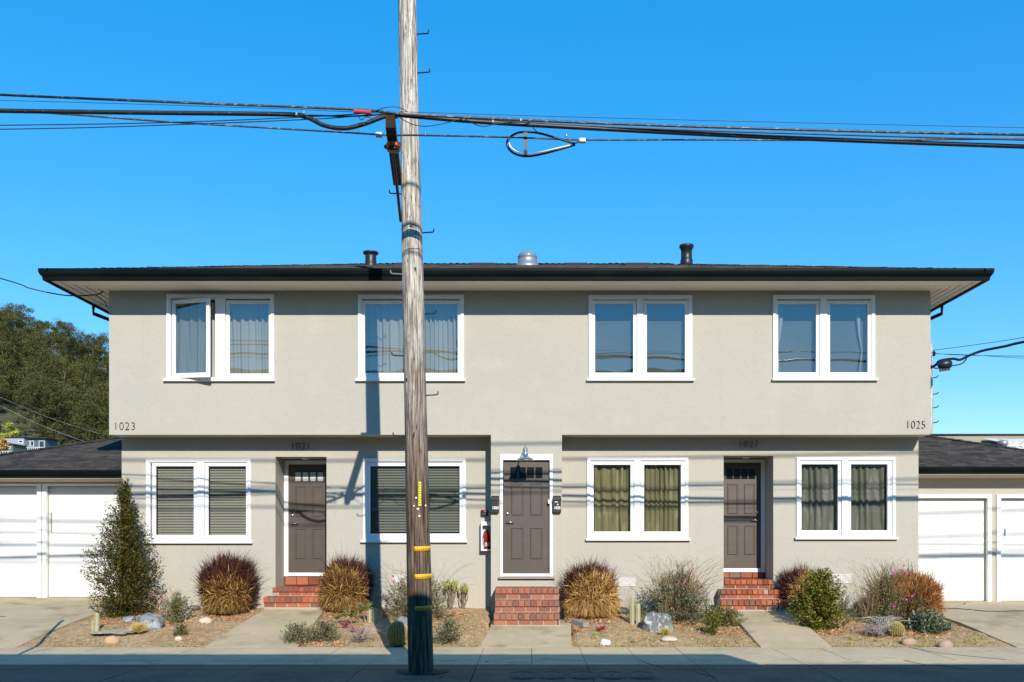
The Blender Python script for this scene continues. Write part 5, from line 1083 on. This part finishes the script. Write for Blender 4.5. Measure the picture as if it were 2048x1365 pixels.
# ------------------------------------------------------------------ background right: tan building and far pole
b = thing('flat_roofed_building', 'tan flat roofed building with a white coated wall behind the right garage', 'building', (17, 30, 0))
obj('wall', MB().box(12.9, 30, 30, 40, -.2, PZ(871, 30)), M['tan_wall'], b); obj('coping', MB().box(12.85, 30.05, 29.94, 40, PZ(871, 30) + .001, PZ(869.5, 30) + .02), M['dark_gap'], b)
mb = MB(); n = 60
for i in range(n):
    x0, x1 = lerp(14.7, 28, i / n), lerp(14.7, 28, (i + 1) / n); zt = lambda x: PZ(884, 29) + .05 * mnoise.noise(Vector((x * 3, 0, 0))) - .012 * (x - 14.7); mb.quad((x0, 29, 0), (x1, 29, 0), (x1, 29, zt(x1)), (x0, 29, zt(x0))); mb.quad((x0, 29, zt(x0)), (x1, 29, zt(x1)), (x1, 29.9, zt(x1) + .2), (x0, 29.9, zt(x0) + .2))
obj('lower_wall', mb, M['rough_white'], b)
p = P(2006, 893, 27.5); mb = MB(); mb.lathe([(.11, -.5), (.11, .02), (.14, .03), (.15, .10), (.13, .16), (.08, .175), (.02, .18)], p, 18); obj('roof_vent', mb, M['galv'], b, True)
g = Vector((13.83, 32, 0)); t = thing('utility_pole', 'distant thin utility pole just right of the house corner', 'utility pole', g)
mb = MB(); mb.tube([g, g + Vector((0, 0, 8.34))], .155, 12, True, .12); obj('shaft', mb, M['wood'], t, True)
for i, py in enumerate((757, 790, 817, 847)):
    z = PZ(py, 32); obj('pole_step', MB().tube([g + Vector((.1, -.05, z)), g + Vector((.26, -.06, z + .03)), g + Vector((.30, -.06, z + .09))], .018, 5), M['black_metal'], t)
ci = thing('splice_enclosure', 'black cable splice enclosure hanging by the distant pole', 'splice box', P(1889, 729, 31)); a = P(1876, 731, 31); c = P(1903, 727, 31)
mb = MB(); mb.tube([a, a.lerp(c, .12), a.lerp(c, .5), a.lerp(c, .88), c], [.06, .14, .165, .15, .07], 12); obj('body', mb, M['black_metal'], ci, True)
mb = MB()
for u in (.2, .4, .6, .8): q = a.lerp(c, u); mb.box(q.x - .03, q.x + .03, q.y - .05, q.y + .05, q.z - .22, q.z - .12)
obj('bolts', mb, M['black_metal'], ci)
def cab2(label, pts, r): o = cable('', pts, r, 'black_metal', 6, 'cable', 8, cam); o.parent = None; o.location = WL[o] if False else (0, 0, 0); return o
def far_cable(label, pts, r, m='black_metal', nm='cable', cat_='cable'):
    q = [P(*p) for p in pts]; out = []
    for i in range(len(q) - 1):
        a_, b_, c_, d_ = q[max(i - 1, 0)], q[i], q[i + 1], q[min(i + 2, len(q) - 1)]
        for k in range(6): u = k / 6; out.append(.5 * ((2 * b_) + (c_ - a_) * u + (2 * a_ - 5 * b_ + 4 * c_ - d_) * u * u + (3 * b_ - a_ - 3 * c_ + d_) * u ** 3))
    out.append(q[-1]); return tag(obj(nm, MB().tube(out, r, 6), M[m], None, True, loc=q[0]), label, cat_)
far_cable('thick black cable curving up to the right from the splice enclosure', [(1859, 737, 31.5), (1872, 730, 31.3), (1880, 722, 31.1), (1905, 718, 30.9), (1920, 720, 30.8), (1935, 713, 30.7), (1965, 702, 30.5), (2010, 693, 30), (2060, 682, 29), (2300, 640, 26)], .045)
far_cable('thin lower strand beneath the splice enclosure', [(1859, 730, 31.5), (1872, 737, 31.3), (1905, 732, 31), (1925, 727, 30.9), (1935, 714, 30.7)], .022)
far_cable('thin wire rising to the right from the distant pole', [(1866, 701, 31.8), (1950, 690, 30.5), (2060, 673, 29), (2300, 625, 26)], .010, 'thin')
far_cable('thin wire running level right from the distant pole', [(1866, 707, 31.8), (1930, 711, 30.5), (2060, 713, 29), (2300, 716, 26)], .010, 'thin')
far_cable('thin wire sloping down right from the distant pole', [(1866, 708, 31.7), (1930, 710, 30.4), (2060, 718, 28.8), (2300, 735, 26)], .008, 'thin')
mb = MB(); q = P(1868, 707, 31.6); mb.lathe([(.03, -.1), (.06, -.06), (.03, -.02), (.06, .02), (.03, .06), (.02, .1)], q, 8); tag(obj('insulator', mb, M['black_metal'], None, loc=q), 'dark insulator cluster on the distant pole', 'insulator')
# thin post at the far left outside the driveway whose shadow crosses the driveway edge
g = Vector((-6.66, 10.72, 0)); t = thing('sign_post', 'thin grey street sign post at the kerb left of the view', 'sign post', g); obj('post', MB().tube([g, g + Vector((0, 0, 3.0))], .028, 8), M['galv'], t)

# ------------------------------------------------------------------ hillside with trees and houses
def zr(x): return 91 - .40 * (x + 241) if x > -241 else 91 + .12 * min(120, -(x + 241))
def hz(x, y):
    u = (y - 190) / 230; h = zr(x) * (u if u < 1 else 1 + .03 * (u - 1)); h += 4 * mnoise.noise(Vector((x * .02, y * .02, 1))) * max(0, min(1, u)); return max(-.4, h)
xs = np.linspace(-520, 120, 90); ys = np.linspace(170, 560, 60); v = [(x, y, hz(x, y)) for y in ys for x in xs]
f = [(j * 90 + i, j * 90 + i + 1, (j + 1) * 90 + i + 1, (j + 1) * 90 + i) for j in range(59) for i in range(89)]; npobj('hill', v, f, M['scrub'], smooth=True)['kind'] = 'structure'
rng = np.random.default_rng(77)
def tree_parts(base, H, W, n_clump, nleaf, size):
    """clumps of leaves around spreading limbs; returns leaf (v,f) and trunk tubes"""
    base = np.array(base); cl = []
    for k in range(n_clump):
        z = H * rng.uniform(.12, 1.0); w_ = W / 2 * math.sin(max(.12, min(1, (1.06 - z / H) * 1.6)) * 1.57) ; a = rng.uniform(0, 6.283); r = w_ * math.sqrt(rng.random())
        cl.append(base + [r * math.cos(a), r * math.sin(a), z])
    cl = np.array(cl); rad = W * rng.uniform(.10, .22, n_clump); d = rdir(n_clump * nleaf); q = rng.uniform(.35, 1, (n_clump * nleaf, 1)); pos = np.repeat(cl, nleaf, 0) + d * q * np.repeat(rad, nleaf)[:, None] * [1, 1, .7]
    return leaves(pos, unit(rdir(len(pos)) + [0, 0, -.4]), size * rng.uniform(.5, 1.3, len(pos)), size * .55), cl
VF = []; TB = MB(); cnt = 0
for gy_ in np.arange(284, 432, 7.0):
    for gx_ in np.arange(-262, -88, 6.5):
        x = gx_ + rng.uniform(-3, 3); y = gy_ + rng.uniform(-3.5, 3.5); pxx = CX + x * F / y
        if pxx < -70 or pxx > 330: continue
        z = hz(x, y); topy = CY - (z + 18 - EYE) * F / y
        if topy > 900: continue
        if mnoise.noise(Vector((x * .03, y * .03, 4))) > .42: continue
        small = y < 312; H = rng.uniform(3, 7) if small else rng.uniform(10, 19); W = H * rng.uniform(.6, 1.0)
        n_cl = 16 if small else 26; vf, cl = tree_parts((x, y, z), H, W, n_cl, 110, .45 if small else .52); VF.append(vf); cnt += 1
        if not small and rng.random() < .35:
            TB.tube([(x, y, z - 1), (x + rng.uniform(-.6, .6), y, z + H * .45), (x + rng.uniform(-1, 1), y, z + H * .8)], [.28, .2, .08], 5, False)
            for q in range(2): c_ = cl[rng.integers(0, len(cl))]; TB.tube([(x, y, z + H * .3), tuple(c_)], .13, 4, False, .05)
v, f = cat(*VF); fo = thing('forest', 'dense dark green eucalyptus forest covering the hillside behind the left garage', 'forest', (-170, 340, 40)); fo['kind'] = 'stuff'
npobj('leaves', v, f, M['forest'], fo); obj('trunks', TB, M['bark'], fo)
for (px_, py_, D, H, W, m_, lab, nm) in ((23, 893, 276, 7.5, 5.5, 'limefol', 'bright lime green tree standing above the hillside houses', 'lime_green_tree'), (5, 905, 262, 4, 4.5, 'gold', 'small orange autumn tree at the left edge below the houses', 'autumn_tree')):
    p = P(px_, py_, D); t = thing(nm, lab, 'tree', p); (v, f), cl = tree_parts(p, H, W, 22, 90, .55); npobj('crown', v, f, M[m_], t); mb = MB(); mb.tube([p + Vector((0, 0, -2)), p + Vector((.1, 0, H * .6))], .2, 6, True, .08)
    for q in range(4): mb.tube([p + Vector((0, 0, H * .3)), tuple(cl[q])], .06, 4, False)
    obj('trunk', mb, M['bark'], t)
def hill_house(label, px0, px1, pyt, pyb, D, m, wins, dep=7, over=.4, nm='hillside_house', rail=False):
    x0, x1, z0, z1 = PX(px0, D), PX(px1, D), PZ(pyb, D), PZ(pyt, D); t = thing(nm, label, 'house', ((x0 + x1) / 2, D, z0))
    obj('wall', MB().box(x0, x1, D, D + dep, z0 - 4, z1), M[m], t); r = MB(); r.box(x0 - over, x1 + over, D - over, D + dep, z1 + .01, z1 + .3); obj('roof', r, M['shingle_base'], t)
    for (a, b, c, d) in wins:
        fr = MB(); fr.ring(PX(a, D), PX(b, D), PZ(d, D), PZ(c, D), .12, D - .08, D + .02); wo = obj('window', fr, M['white'], t); obj('pane', MB().box(PX(a, D) + .11, PX(b, D) - .11, D - .03, D - .01, PZ(d, D) + .11, PZ(c, D) - .11), M['pane'], wo)
    if rail:
        b = MB(); zz = PZ(pyb - 8, D)
        for i in range(12): x = lerp(x0, x1, i / 11); b.box(x - .05, x + .05, D - 1.3, D - 1.2, zz - 1.1, zz)
        b.box(x0, x1, D - 1.32, D - 1.18, zz, zz + .1); b.box(x0, x1, D - 1.4, D, zz - 1.2, zz - 1.1); obj('balcony', b, M['white'], t)
    return t
hill_house('blue grey house with small white framed window on the hillside', 14, 48, 876, 908, 270, 'house_blue', [(37, 46, 881, 886), (29, 35, 892, 897)])
hill_house('dark teal glass fronted house right of the blue grey one', 49, 91, 877.5, 904, 272, 'house_teal', [(52, 59, 882, 893), (61, 68, 882, 893), (78, 89, 882, 898)], over=1.0, rail=True)
hill_house('tan gabled house at the left edge of the hillside', -30, 9, 871, 890, 276, 'house_tan', [(2, 5, 880, 886), (6, 8.5, 880, 886)])
hill_house('green house with white balcony below the tan one', -30, 26, 890, 912, 262, 'house_green', [(3, 8, 893, 898), (16, 21, 893, 898)], rail=True)
far_cable('upper pale wire crossing in front of the wooded hill', [(-60, 768, 60), (40, 812, 60), (110, 840, 60), (200, 868, 60)], .009, 'galv')
far_cable('lower pale wire crossing in front of the wooded hill', [(-60, 790, 60), (0, 812, 60), (80, 850, 60), (175, 886, 60)], .012, 'galv')
